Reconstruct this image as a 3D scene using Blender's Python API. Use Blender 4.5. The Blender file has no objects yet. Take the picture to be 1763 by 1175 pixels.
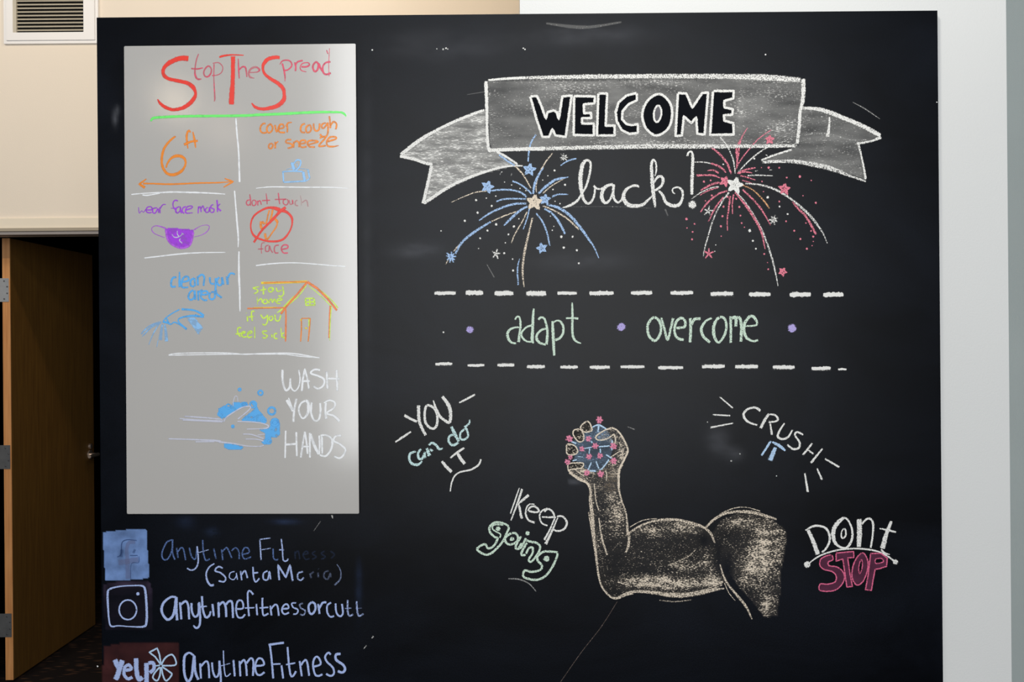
import bpy, bmesh, math, random
from mathutils import Matrix, Vector
from mathutils.geometry import tessellate_polygon

# ------------------------------------------------------------------ camera, light, exposure
scn = bpy.context.scene
C = scn.collection
random.seed(7)
F_PX, W_PX, H_PX = 1714.0, 1763.0, 1175.0
CAM_D, CAM_H, ROLL = 2.6, 1.57, math.radians(0.48)
AX_R = Vector((math.cos(ROLL), 0, -math.sin(ROLL)))
AX_U = Vector((math.sin(ROLL), 0, math.cos(ROLL)))
CAM_P = Vector((0, -CAM_D, CAM_H))
cam_data = bpy.data.cameras.new('camera')
cam_data.sensor_width = 36.0
cam_data.lens = 36.0 * F_PX / W_PX
cam_data.clip_start = 0.05
cam = bpy.data.objects.new('camera', cam_data)
C.objects.link(cam)
m = Matrix.Identity(4)
for i in range(3):
    m[i][0] = AX_R[i]; m[i][1] = AX_U[i]; m[i][2] = (0, -1, 0)[i]; m[i][3] = CAM_P[i]
cam.matrix_world = m
scn.camera = cam

scn.view_settings.view_transform = 'Standard'
scn.view_settings.look = 'None'
scn.view_settings.gamma = 1.0
scn.view_settings.use_curve_mapping = False
scn.view_settings.exposure = 0.0
scn.cycles.transparent_max_bounces = 48

world = bpy.data.worlds.new('world'); scn.world = world
world.use_nodes = True
world.node_tree.nodes['Background'].inputs[0].default_value = (0.60, 0.78, 1.0, 1)
world.node_tree.nodes['Background'].inputs[1].default_value = 0.12

def area(name, loc, target, sx, sy, power, col):
    l = bpy.data.lights.new(name, 'AREA'); l.shape = 'RECTANGLE'; l.size = sx; l.size_y = sy
    l.energy = power; l.color = col
    o = bpy.data.objects.new(name, l); C.objects.link(o); o.location = loc
    d = Vector(target) - Vector(loc)
    o.rotation_euler = d.to_track_quat('-Z', 'Y').to_euler()
    return o
def lamp(name, loc, power, col, r=0.07):
    l = bpy.data.lights.new(name, 'POINT'); l.energy = power; l.color = col; l.shadow_soft_size = r
    o = bpy.data.objects.new(name, l); C.objects.link(o); o.location = loc
    return o
# daylight through the tall storefront glass behind the camera
area('window_daylight', (0.38, -7.0, 2.66), (0.38, 0.0, 2.66), 4.2, 4.35, 358, (0.97, 0.985, 1.0))
# recessed ceiling lamps of the room
lamp('ceiling_lamp_light', (-3.35, -7.4, 4.01), 9, (1.0, 0.80, 0.58), 0.12)
lamp('ceiling_lamp_light', (-2.75, -7.0, 3.62), 3, (1.0, 0.78, 0.6), 0.15)
lamp('ceiling_lamp_light', (0.35, -0.9, 3.3), 41, (1.0, 0.97, 0.91), 0.15)
lamp('ceiling_lamp_light', (-0.5, 0.65, 3.6), 34, (1.0, 0.78, 0.52), 0.06)
lamp('ceiling_lamp_light', (-2.7, 0.1, 3.7), 62, (1.0, 0.88, 0.74), 0.2)

# ------------------------------------------------------------------ helpers
def P(px, py, y=0.0):
    d = AX_R * ((px - W_PX / 2) / F_PX) + AX_U * ((H_PX / 2 - py) / F_PX) + Vector((0, 1, 0))
    return CAM_P + d * (y + CAM_D)

def lin(c):
    return tuple(((v / 255) / 12.92 if v / 255 <= 0.04045 else ((v / 255 + 0.055) / 1.055) ** 2.4) for v in c)

def newmat(name):
    mt = bpy.data.materials.new(name); mt.use_nodes = True
    nt = mt.node_tree
    return mt, nt, nt.nodes['Principled BSDF'], nt.nodes['Material Output']

def paint(name, col, rough=0.6, var=0.04, scale=2.0, bump=0.0, bscale=300, spec=0.3, metal=0.0):
    mt, nt, b, out = newmat(name)
    tc = nt.nodes.new('ShaderNodeTexCoord')
    n = nt.nodes.new('ShaderNodeTexNoise'); n.inputs['Scale'].default_value = scale; n.inputs['Detail'].default_value = 4
    nt.links.new(tc.outputs['Object'], n.inputs['Vector'])
    r = nt.nodes.new('ShaderNodeValToRGB')
    r.color_ramp.elements[0].position = 0.3; r.color_ramp.elements[1].position = 0.7
    r.color_ramp.elements[0].color = tuple(c * (1 - var) for c in col) + (1,)
    r.color_ramp.elements[1].color = tuple(min(1, c * (1 + var)) for c in col) + (1,)
    nt.links.new(n.outputs['Fac'], r.inputs[0]); nt.links.new(r.outputs[0], b.inputs['Base Color'])
    b.inputs['Roughness'].default_value = rough
    b.inputs['Specular IOR Level'].default_value = spec
    b.inputs['Metallic'].default_value = metal
    if bump:
        n2 = nt.nodes.new('ShaderNodeTexNoise'); n2.inputs['Scale'].default_value = bscale; n2.inputs['Detail'].default_value = 3
        nt.links.new(tc.outputs['Object'], n2.inputs['Vector'])
        bp = nt.nodes.new('ShaderNodeBump'); bp.inputs['Strength'].default_value = bump; bp.inputs['Distance'].default_value = 0.002
        nt.links.new(n2.outputs['Fac'], bp.inputs['Height']); nt.links.new(bp.outputs[0], b.inputs['Normal'])
    return mt

def pigment(name, scale, k, g, haze, rough=0.9, stretch=(1, 1, 1), rot=0.0, spec=0.1, hnoise=0.0, hscale=40, gmod=0.0, gscale=45):
    """Dry pigment on a board: the colour attribute holds colour and how thickly it was laid on."""
    mt, nt, b, out = newmat(name)
    L = nt.links.new; N = nt.nodes.new
    at = N('ShaderNodeAttribute'); at.attribute_name = 'pigment'
    tc = N('ShaderNodeTexCoord'); mp = N('ShaderNodeMapping')
    mp.inputs['Scale'].default_value = stretch; mp.inputs['Rotation'].default_value = (0, rot, 0)
    L(tc.outputs['Object'], mp.inputs['Vector'])
    n = N('ShaderNodeTexNoise'); n.inputs['Scale'].default_value = scale; n.inputs['Detail'].default_value = 3; n.inputs['Roughness'].default_value = 0.6
    L(mp.outputs[0], n.inputs['Vector'])
    mr = N('ShaderNodeMapRange'); mr.inputs[1].default_value = 0.30; mr.inputs[2].default_value = 0.70
    L(n.outputs['Fac'], mr.inputs[0])
    def math_(op, a, bb, clamp=False):
        q = N('ShaderNodeMath'); q.operation = op; q.use_clamp = clamp
        for i, v in enumerate((a, bb)):
            if isinstance(v, (int, float)): q.inputs[i].default_value = v
            else: L(v, q.inputs[i])
        return q.outputs[0]
    dk = math_('MULTIPLY', at.outputs['Alpha'], k)
    if gmod:
        n4 = N('ShaderNodeTexNoise'); n4.inputs['Scale'].default_value = gscale; n4.inputs['Detail'].default_value = 5; n4.inputs['Roughness'].default_value = 0.7
        L(mp.outputs[0], n4.inputs['Vector'])
        m4 = N('ShaderNodeMapRange'); m4.inputs[1].default_value = 0.33; m4.inputs[2].default_value = 0.67
        m4.inputs[3].default_value = 1 - gmod; m4.inputs[4].default_value = 1 + gmod
        L(n4.outputs['Fac'], m4.inputs[0]); dk = math_('MULTIPLY', dk, m4.outputs[0])
    sp = math_('MULTIPLY', math_('SUBTRACT', dk, mr.outputs[0]), g, True)
    hz = math_('MULTIPLY', at.outputs['Alpha'], haze)
    if hnoise:
        n2 = N('ShaderNodeTexNoise'); n2.inputs['Scale'].default_value = hscale; n2.inputs['Detail'].default_value = 4
        L(mp.outputs[0], n2.inputs['Vector'])
        m2 = N('ShaderNodeMapRange'); m2.inputs[1].default_value = 0.3; m2.inputs[2].default_value = 0.7
        m2.inputs[3].default_value = 1 - hnoise; m2.inputs[4].default_value = 1 + hnoise
        L(n2.outputs['Fac'], m2.inputs[0]); hz = math_('MULTIPLY', hz, m2.outputs[0])
    al = math_('MAXIMUM', sp, hz)
    al = math_('MINIMUM', al, 1.0)
    L(at.outputs['Color'], b.inputs['Base Color'])
    b.inputs['Roughness'].default_value = rough; b.inputs['Specular IOR Level'].default_value = spec
    L(al, b.inputs['Alpha'])
    return mt

CHALK = pigment('chalk', 340, 1.01, 4.2, 0.20)
CHALK_FINE = pigment('chalk_soft', 300, 1.3, 2.4, 0.55)
CHALK_FILL = pigment('chalk_rubbed', 300, 0.82, 2.2, 0.42, stretch=(0.42, 1, 1.5), rot=0.04, hnoise=0.5, hscale=22, gmod=0.55, gscale=18)
CHALK_SIDE = pigment('chalk_side_stroke', 300, 0.88, 2.4, 0.58, stretch=(0.30, 1, 1.6), rot=0.30, hnoise=0.4, hscale=50, gmod=0.6, gscale=50)
CHALK_GRAIN = pigment('chalk_grain', 320, 1.18, 5.0, 0.10, stretch=(0.55, 1, 1.4), rot=0.2, hnoise=0.5, gmod=0.65, gscale=55)
CHALK_SMEAR = pigment('chalk_smear', 60, 0.0, 1.0, 1.0, stretch=(0.5, 1, 1.2), hnoise=0.75, hscale=18)
CHALK_DARK = pigment('wiped_board', 60, 3.0, 3.0, 1.0)
CHALK_MILK = pigment('chalk_washed', 220, 0.5, 2.0, 0.80, hnoise=0.28, hscale=28)
MARKER = pigment('marker_ink', 60, 1.35, 1.6, 0.88, rough=0.35, spec=0.4)

def mesh_obj(name, verts, faces, mat, parent=None, cols=None, label=None):
    me = bpy.data.meshes.new(name)
    off = parent_world(parent) if parent else Vector((0, 0, 0))
    me.from_pydata([tuple(Vector(v) - off) for v in verts], [], faces)
    me.materials.append(mat)
    if cols:
        a = me.color_attributes.new('pigment', 'FLOAT_COLOR', 'POINT')
        flat = []
        for c in cols: flat.extend(c)
        a.data.foreach_set('color', flat)
    me.update()
    o = bpy.data.objects.new(name, me); C.objects.link(o)
    if parent: o.parent = parent
    if label: o['label'] = label
    return o

def parent_world(p):
    v = Vector((0, 0, 0))
    while p is not None:
        v += Vector(p.location); p = p.parent
    return v

def empty(name, loc, label, cat, kind=None, group=None):
    o = bpy.data.objects.new(name, None); C.objects.link(o); o.location = loc
    o.empty_display_size = 0.1
    if label: o['label'] = label
    if cat: o['category'] = cat
    if kind: o['kind'] = kind
    if group: o['group'] = group
    return o

def box(name, lo, hi, mat, parent=None, bevel=0.0, label=None, kind=None):
    bm = bmesh.new()
    off = parent_world(parent) if parent else Vector((0, 0, 0))
    lo = Vector(lo) - off; hi = Vector(hi) - off
    bmesh.ops.create_cube(bm, size=1.0)
    bmesh.ops.scale(bm, vec=(hi - lo), verts=bm.verts)
    bmesh.ops.translate(bm, vec=(hi + lo) / 2, verts=bm.verts)
    if bevel:
        bmesh.ops.bevel(bm, geom=bm.edges[:], offset=bevel, segments=2, affect='EDGES', profile=0.7)
    return finish(name, bm, mat, parent, label, kind)

def finish(name, bm, mat, parent=None, label=None, kind=None, smooth=False):
    me = bpy.data.meshes.new(name); bm.to_mesh(me); bm.free()
    me.materials.append(mat)
    if smooth:
        for p in me.polygons: p.use_smooth = True
    o = bpy.data.objects.new(name, me); C.objects.link(o)
    if parent: o.parent = parent
    if label: o['label'] = label
    if kind: o['kind'] = kind
    return o

def tube(bm, a, b, r0, r1=None, seg=16):
    a = Vector(a); b = Vector(b); d = b - a
    r1 = r0 if r1 is None else r1
    q = d.to_track_quat('Z', 'Y').to_matrix().to_4x4()
    bmesh.ops.create_cone(bm, cap_ends=True, segments=seg, radius1=r0, radius2=r1, depth=d.length,
                          matrix=Matrix.Translation((a + b) / 2) @ q)

# ------------------------------------------------------------------ strokes drawn on a board
COL = {k: lin(v) for k, v in dict(
    W=(246, 244, 238), C=(240, 224, 202), B=(176, 206, 244), R=(240, 138, 156), T=(232, 176, 128),
    G=(218, 238, 218), A=(212, 240, 238), P=(190, 176, 232), I=(190, 218, 246), N=(16, 18, 23), H=(126, 128, 134),
    K=(232, 112, 148), M=(112, 58, 84), V=(146, 172, 200), L=(200, 228, 252), S=(242, 148, 176),
    b=(180, 198, 244), d=(98, 124, 178), f=(136, 170, 230), p=(128, 132, 166), n=(46, 70, 120), m=(84, 46, 46), i=(120, 100, 132), q=(160, 162, 170), z=(128, 112, 104),
    r=(250, 66, 52), k=(236, 84, 112), y=(220, 255, 92), g=(120, 255, 120), o=(255, 148, 46), u=(176, 66, 236), v=(198, 100, 240),
    w=(253, 254, 255), x=(214, 216, 232), s=(96, 188, 255), t=(156, 208, 255), e=(255, 226, 40), O=(255, 140, 70),
    F=(120, 118, 122)).items()}

def catmull(pts, closed):
    n = len(pts)
    if n < 3: return pts
    out = []
    rng = n if closed else n - 1
    for i in range(rng):
        if closed: q = [pts[(i + j) % n] for j in (-1, 0, 1, 2)]
        else: q = [pts[max(0, min(n - 1, i + j))] for j in (-1, 0, 1, 2)]
        seg = math.hypot(q[2][0] - q[1][0], q[2][1] - q[1][1])
        k = max(2, min(12, int(seg / 1.6)))
        for j in range(k):
            t = j / k
            out.append(tuple(0.5 * ((2 * q[1][a]) + (-q[0][a] + q[2][a]) * t + (2 * q[0][a] - 5 * q[1][a] + 4 * q[2][a] - q[3][a]) * t * t
                       + (-q[0][a] + 3 * q[1][a] - 3 * q[2][a] + q[3][a]) * t ** 3) for a in range(3)))
    out.append(pts[0] if closed else pts[-1])
    return out

def straight(pts):
    out = []
    for i in range(len(pts) - 1):
        a, b = pts[i], pts[i + 1]
        k = max(2, int(math.hypot(b[0] - a[0], b[1] - a[1]) / 2))
        for j in range(k):
            t = j / k
            out.append(tuple(a[c] + (b[c] - a[c]) * t for c in range(3)))
    out.append(pts[-1])
    return out

class Draw:
    """Collects strokes and filled patches on a board plane; coordinates are read off an enlarged view (x0, y0, scale)."""
    def __init__(self, y, layer=0):
        self.v, self.f, self.c = [], [], []
        self.y0 = y - 0.00015 * (layer + 1); self.n = 0
    def yy(self):
        self.n += 1
        return self.y0 - 0.000004 * self.n
    def ribbon(self, pts, col, dens, jitter=0.25):
        y = self.yy(); n = len(pts); base = len(self.v)
        J = [random.uniform(-1, 1) for _ in range(n)]; J2 = [random.uniform(-1, 1) for _ in range(n)]
        for i, (px, py, w) in enumerate(pts):
            a = pts[max(0, i - 1)]; b = pts[min(n - 1, i + 1)]
            dx, dy = b[0] - a[0], b[1] - a[1]; l = math.hypot(dx, dy) or 1
            nx, ny = -dy / l, dx / l
            h = max(w, 1.15) / 2
            e1 = h * (1.12 + jitter * 0.5 * J[i]); e2 = h * (1.12 + jitter * 0.5 * J2[i])
            endf = 0.6 if i in (0, n - 1) else 1.0
            for off, dd in ((-e1, 0.25), (-h * 0.72, 1.0), (h * 0.72, 1.0), (e2, 0.25)):
                self.v.append(P(px + nx * off, py + ny * off, y - 4e-7 * i)); self.c.append(col + (dens * dd * endf,))
        self.n += 0.1 * n
        for i in range(n - 1):
            for j in range(3):
                a = base + i * 4 + j
                self.f.append((a, a + 1, a + 5, a + 4))
    def S(self, tr, text, w=20, d=1.0, c='W'):
        x0, y0, s = tr
        for st in text.split(';'):
            W_, D_, K_, closed, hard = w, d, c, False, False
            pts = []; cw = None
            for tok in st.split():
                if tok[0] == 'w': W_ = float(tok[1:]); continue
                if tok[0] == 'd': D_ = float(tok[1:]); continue
                if tok[0] == 'c': K_ = tok[1:]; continue
                if tok == '@': closed = True; continue
                if tok == 'L': hard = True; continue
                q = [float(t) for t in tok.split(',')]
                if len(q) == 3: cw = q[2]
                pts.append((x0 + q[0] / s, y0 + q[1] / s, (cw if cw is not None else W_) / s))
            if not pts: continue
            if len(pts) == 1: self.dot(pts[0][0], pts[0][1], pts[0][2] / 2, K_, D_); continue
            if hard:
                if closed: pts.append(pts[0])
                pp = straight(pts)
            elif len(pts) == 2: pp = straight(pts)
            else: pp = catmull(pts, closed)
            self.ribbon(pp, COL[K_], D_)
        return self
    def dot(self, px, py, r, c='W', d=1.0, sq=1.0):
        y = self.yy(); n = 10; base = len(self.v); col = COL[c]
        self.v.append(P(px, py, y)); self.c.append(col + (d,))
        ph = random.random()
        for k in range(n):
            a = 2 * math.pi * (k + ph) / n; rr = r * random.uniform(0.86, 1.12)
            self.v.append(P(px + rr * 0.75 * math.cos(a), py + sq * rr * 0.75 * math.sin(a), y)); self.c.append(col + (d,))
        for k in range(n):
            a = 2 * math.pi * (k + ph) / n; rr = r * random.uniform(1.0, 1.2)
            self.v.append(P(px + rr * math.cos(a), py + sq * rr * math.sin(a), y)); self.c.append(col + (0.3 * d,))
        for k in range(n):
            k2 = (k + 1) % n
            self.f.append((base, base + 1 + k, base + 1 + k2))
            self.f.append((base + 1 + k, base + 1 + n + k, base + 1 + n + k2, base + 1 + k2))
        return self
    def D(self, tr, text, r=1.3, c='W', d=1.0):
        for tok in text.split():
            q = [float(t) for t in tok.split(',')]
            self.dot(tr[0] + q[0] / tr[2], tr[1] + q[1] / tr[2], (q[2] / 2 / tr[2]) if len(q) > 2 else r * random.uniform(0.85, 1.2), c, d)
        return self
    def poly(self, tr, text, c='W', d=1.0):
        pts = self.pts(tr, text); y = self.yy(); base = len(self.v)
        for p in pts: self.v.append(P(p[0], p[1], y)); self.c.append(COL[c] + (d,))
        for t in tessellate_polygon([[Vector((p[0], p[1], 0)) for p in pts]]):
            self.f.append(tuple(base + i for i in t))
        return self
    def pts(self, tr, text):
        out = []
        for tok in text.split():
            q = [float(t) for t in tok.split(',')]
            out.append((tr[0] + q[0] / tr[2], tr[1] + q[1] / tr[2]))
        return out
    def grid(self, tr, text, c='W', d=0.4, blobs=(), step=3.0, holes=(), lo=0.0):
        """patch with a varying amount of pigment; blobs are (x, y, rx, ry, delta) in picture pixels"""
        pts = self.pts(tr, text); y = self.yy()
        xs = [p[0] for p in pts]; ys = [p[1] for p in pts]
        def inside(x, yv, pg):
            r = False; n = len(pg)
            for i in range(n):
                x1, y1 = pg[i]; x2, y2 = pg[(i + 1) % n]
                if (y1 > yv) != (y2 > yv) and x < (x2 - x1) * (yv - y1) / (y2 - y1) + x1: r = not r
            return r
        nx = int((max(xs) - min(xs)) / step) + 2; ny = int((max(ys) - min(ys)) / step) + 2
        idx = {}; x0, y0 = min(xs), min(ys)
        ins = {}
        for i in range(-1, nx + 1):
            for j in range(-1, ny + 1):
                px, py = x0 + i * step, y0 + j * step
                ok = inside(px, py, pts) and not any(inside(px, py, h) for h in holes)
                ins[i, j] = ok
        def vert(i, j):
            if (i, j) in idx: return idx[i, j]
            px, py = x0 + i * step, y0 + j * step
            a = d
            for (bx, by, rx, ry, dl) in blobs:
                q = ((px - bx) / rx) ** 2 + ((py - by) / ry) ** 2
                if q < 9: a += dl * math.exp(-q)
            a = max(lo, min(1, a)) if ins[i, j] else 0.0
            idx[i, j] = len(self.v)
            self.v.append(P(px, py, y)); self.c.append(COL[c] + (a,))
            return idx[i, j]
        for i in range(-1, nx):
            for j in range(-1, ny):
                if ins[i, j] or ins[i + 1, j] or ins[i, j + 1] or ins[i + 1, j + 1]:
                    self.f.append((vert(i, j), vert(i, j + 1), vert(i + 1, j + 1), vert(i + 1, j)))
        return self
    def star(self, tr, cx, cy, r, c='B', rot=0.0, solid=True, w=None, d=1.0):
        px, py = tr[0] + cx / tr[2], tr[1] + cy / tr[2]; r = r / tr[2]
        w = w or r * 0.34
        pp = []
        for k in range(10):
            a = -math.pi / 2 + rot + k * math.pi / 5
            q = r * (1.0 if k % 2 == 0 else 0.42) * random.uniform(0.9, 1.1)
            pp.append((px + q * math.cos(a), py + q * math.sin(a), w))
        if solid:
            y = self.yy(); base = len(self.v)
            self.v.append(P(px, py, y)); self.c.append(COL[c] + (d * 0.85,))
            for p in pp: self.v.append(P(p[0], p[1], y)); self.c.append(COL[c] + (d * 0.8,))
            for k in range(10): self.f.append((base, base + 1 + k, base + 1 + (k + 1) % 10))
        self.ribbon(straight(pp + [pp[0]]), COL[c], d)
        return self
    def asterisk(self, tr, cx, cy, r, c='W', n=5, rot=0.0, w=None, d=1.0):
        px, py = tr[0] + cx / tr[2], tr[1] + cy / tr[2]; r = r / tr[2]
        w = w or r * 0.32
        for k in range(n):
            a = -math.pi / 2 + rot + 2 * math.pi * k / n + random.uniform(-.15, .15)
            q = r * random.uniform(0.85, 1.15)
            self.ribbon([(px, py, w * 1.2), (px + q * .5 * math.cos(a), py + q * .5 * math.sin(a), w), (px + q * math.cos(a), py + q * math.sin(a), w * 0.8)], COL[c], d)
        return self
    def ring(self, tr, cx, cy, rx, ry, w, c, d=1.0):
        pts = [(tr[0] + (cx + rx * math.cos(a)) / tr[2], tr[1] + (cy + ry * math.sin(a)) / tr[2], w / tr[2]) for a in [2 * math.pi * k / 20 for k in range(21)]]
        self.ribbon(pts, COL[c], d)
        return self
    def build(self, name, mat, parent, label=None):
        return mesh_obj(name, self.v, self.f, mat, parent, self.c, label)

def strokes(name, parent, y, layer, tr, text, w, c, d, mat, label=None):
    st_w, st_d, st_c = w, d, c
    for i, st in enumerate(text.split(';')):
        dr_ = Draw(y, layer); dr_.n = i * 2
        dr_.S(tr, st, st_w, st_d, st_c).build(name, mat, parent, label)
def dots(name, parent, y, layer, tr, text, mat, r=1.1, c='W', d=1.0, label=None):
    for tok in text.split():
        Draw(y, layer).D(tr, tok, r, c, d).build(name, mat, parent, label)

# ------------------------------------------------------------------ the setting
M_WHITE = paint('white_wall_paint', (0.80, 0.80, 0.775), 0.65, 0.015, 1.5, 0.25, 260)
M_CREAM = paint('cream_wall_paint', (0.86, 0.76, 0.63), 0.65, 0.02, 1.5, 0.2, 200)
M_GREY = paint('grey_green_wall_paint', (0.45, 0.50, 0.485), 0.65, 0.03, 3, 0.3, 260)
M_DARK = paint('room_shade_black', (0.012, 0.010, 0.010), 0.9, 0.1, 2, spec=0.05)  # near-black colour holds the darkness of the unlit room
M_TRIM = paint('head_trim_paint', (0.42, 0.36, 0.27), 0.5, 0.05, 4)
M_TRIM2 = paint('cream_trim_paint', (0.88, 0.78, 0.62), 0.5, 0.02, 4)
M_BLACK = paint('partition_black', (0.012, 0.012, 0.013), 0.6, 0.1, 3)

def carpet_mat():
    mt, nt, b, out = newmat('patterned_carpet')
    tc = nt.nodes.new('ShaderNodeTexCoord'); mp = nt.nodes.new('ShaderNodeMapping'); mp.inputs['Scale'].default_value = (4, 14, 1)
    n = nt.nodes.new('ShaderNodeTexVoronoi'); n.inputs['Scale'].default_value = 3
    r = nt.nodes.new('ShaderNodeValToRGB'); r.color_ramp.elements[0].color = (0.12, 0.06, 0.035, 1); r.color_ramp.elements[1].color = (0.02, 0.015, 0.014, 1)
    r.color_ramp.elements[0].position = 0.1; r.color_ramp.elements[1].position = 0.35
    nt.links.new(tc.outputs['Object'], mp.inputs[0]); nt.links.new(mp.outputs[0], n.inputs['Vector'])
    nt.links.new(n.outputs['Distance'], r.inputs[0]); nt.links.new(r.outputs[0], b.inputs['Base Color'])
    b.inputs['Roughness'].default_value = 0.95; b.inputs['Specular IOR Level'].default_value = 0.1
    return mt
M_CARPET = carpet_mat()
box('floor', (-6, -9, -0.05), (5, 9, 0.0), M_CARPET, kind='structure')

BX0 = P(171.0, 600).x; BX1 = P(1619.0, 600).x; BZ1 = P(890, 24).z
SPLIT = P(895, 12, 0.018).x
WEND = P(1737, 600, 0.018).x
# white wall carrying the right part of the chalkboard, and the low partition under its left part
box('wall_right', (SPLIT, 0.018, 0), (WEND, 0.20, 4.6), M_WHITE, kind='structure')
box('wall_partition', (BX0 + 0.004, 0.018, 0), (SPLIT, 0.16, BZ1 - 0.004), M_BLACK, kind='structure')
box('wall_far_right', (WEND - 0.4, 0.75, 0), (4.6, 0.87, 4.6), M_GREY, kind='structure')
# cream wall with the doorway, further back on the left
WY = 1.90
HEADZ = P(80, 403, WY).z; HEADZ2 = P(80, 392.5, WY - 0.02).z
DX0, DX1 = -2.43, -1.40
box('wall_left', (-5.2, WY, 0), (DX0, WY + 0.12, HEADZ), M_CREAM, kind='structure')
box('wall_upper', (-5.2, WY, HEADZ), (WEND + 0.3, WY + 0.12, 4.6), M_CREAM, kind='structure')
box('wall_behind', (DX1, WY, 0), (WEND + 0.3, WY + 0.12, HEADZ), M_CREAM, kind='structure')
tr = empty('trim_1', (0, WY, HEADZ), 'cream painted head trim above the dark doorway', None, 'structure')
zc = P(80, 376, WY).z; zm = P(80, 398, WY - 0.02).z
box('casing', (-2.9, WY - 0.012, HEADZ2), (-1.2, WY, zc), M_TRIM2, tr, 0.002)
box('head_rail', (-2.9, WY - 0.022, zm), (-1.2, WY, HEADZ2), M_TRIM, tr, 0.002)
box('stop_rail', (-2.9, WY - 0.008, HEADZ - 0.003), (-1.2, WY + 0.06, zm), paint('stop_rail_paint', (0.50, 0.43, 0.38), 0.5), tr, 0.002)
# dark room behind the doorway
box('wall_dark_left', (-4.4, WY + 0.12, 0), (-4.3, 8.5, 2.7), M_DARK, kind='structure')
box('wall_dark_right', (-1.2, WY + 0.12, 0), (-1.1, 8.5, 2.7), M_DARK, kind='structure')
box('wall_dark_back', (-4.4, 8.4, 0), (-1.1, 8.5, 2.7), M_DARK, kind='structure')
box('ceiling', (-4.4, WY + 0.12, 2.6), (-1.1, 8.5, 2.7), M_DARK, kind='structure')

# ------------------------------------------------------------------ open wooden door
def wood(name, c0, c1, rough=0.45, scale=(30, 30, 1.5)):
    mt, nt, b, out = newmat(name)
    tc = nt.nodes.new('ShaderNodeTexCoord'); mp = nt.nodes.new('ShaderNodeMapping'); mp.inputs['Scale'].default_value = scale
    n = nt.nodes.new('ShaderNodeTexNoise'); n.inputs['Scale'].default_value = 3; n.inputs['Detail'].default_value = 5
    r = nt.nodes.new('ShaderNodeValToRGB'); r.color_ramp.elements[0].color = c0 + (1,); r.color_ramp.elements[1].color = c1 + (1,)
    r.color_ramp.elements[0].position = 0.35; r.color_ramp.elements[1].position = 0.65
    nt.links.new(tc.outputs['Object'], mp.inputs[0]); nt.links.new(mp.outputs[0], n.inputs['Vector'])
    nt.links.new(n.outputs['Fac'], r.inputs[0]); nt.links.new(r.outputs[0], b.inputs['Base Color'])
    b.inputs['Roughness'].default_value = rough
    return mt
M_EDGE = wood('door_edge_wood', (0.52, 0.22, 0.07), (0.66, 0.31, 0.11))
M_FACE = wood('door_face_wood_shaded', (0.125, 0.055, 0.005), (0.175, 0.082, 0.009), 0.7)  # face colour lowered so it carries the shade inside the doorway
M_STEEL = paint('brushed_steel', (0.42, 0.44, 0.46), 0.45, 0.06, 30, metal=0.6)
M_STEEL_DARK = paint('screw_steel', (0.12, 0.12, 0.13), 0.4, 0.05, 30, metal=0.7)
M_BRASS = paint('satin_nickel', (0.80, 0.66, 0.55), 0.3, 0.05, 30, metal=0.9)
DY = 2.03
dx0 = P(5, 600, DY).x; dx1 = P(18.5, 600, DY).x
dz0 = 0.012; dz1 = HEADZ - 0.004
door = empty('door_1', (dx0, DY, 0), 'open wooden door with steel hinges at the left edge of the dark doorway', None, 'structure')
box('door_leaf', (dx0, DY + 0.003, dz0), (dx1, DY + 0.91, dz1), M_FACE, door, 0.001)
zb = P(10, 445, DY).z
box('edge_lipping', (dx0, DY, dz0), (dx1 - 0.001, DY + 0.003, zb), M_EDGE, door, label='orange wooden door edge facing the room')
box('edge_lipping', (dx0, DY, zb), (dx1 - 0.001, DY + 0.003, dz1), wood('door_edge_wood_darker', (0.36, 0.17, 0.06), (0.44, 0.22, 0.09)), door)  # upper stretch of the edge in a darker tone of the wood
for (yt, yb, bright) in ((479.5, 520, 1), (767, 808, 0), (1057, 1097.5, 0)):
    zt = P(8, yt, DY).z; zl = P(8, yb, DY).z
    mt = M_STEEL if bright else paint('dull_steel', (0.13, 0.135, 0.14), 0.5, 0.1, 30, metal=0.5)
    h = box('hinge', (dx0 - 0.035, DY - 0.003, zl), (dx1 - 0.006, DY - 0.0002, zt), mt, door, 0.0006)
    bm = bmesh.new(); off = parent_world(door)
    tube(bm, Vector((dx0 - 0.036, DY - 0.008, zl)) - off, Vector((dx0 - 0.036, DY - 0.008, zt)) - off, 0.007)
    finish('hinge_barrel', bm, mt, h, smooth=True)
    for (fx, fz) in ((0.25, 0.12), (0.75, 0.36), (0.75, 0.64), (0.25, 0.88)):
        bm = bmesh.new(); xx = dx0 + 0.028 * fx + 0.003; zz = zl + (zt - zl) * fz
        tube(bm, Vector((xx, DY - 0.0045, zz)) - off, Vector((xx, DY - 0.002, zz)) - off, 0.0035, 0.0035, 10)
        finish('screw', bm, M_STEEL_DARK, h, smooth=True)
off = parent_world(door)
hy = DY + 0.85; hx = dx1
hz = P(150, 783, hy).z; kz = P(152, 772.5, hy).z
bm = bmesh.new()
tube(bm, Vector((hx, hy, hz)) - off, Vector((hx + 0.008, hy, hz)) - off, 0.026)
tube(bm, Vector((hx + 0.008, hy, hz)) - off, Vector((hx + 0.045, hy, hz)) - off, 0.009)
hnd = finish('handle', bm, M_BRASS, door, label='satin lever handle with a round rose')
bm = bmesh.new()
tube(bm, Vector((hx + 0.045, hy + 0.008, hz)) - off, Vector((hx + 0.047, hy - 0.11, hz)) - off, 0.010, 0.0085)
finish('lever', bm, M_BRASS, hnd)
bm = bmesh.new()
tube(bm, Vector((hx, hy, kz + 0.012)) - off, Vector((hx + 0.012, hy, kz + 0.012)) - off, 0.014)
finish('lock_cylinder', bm, M_BRASS, door)

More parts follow.
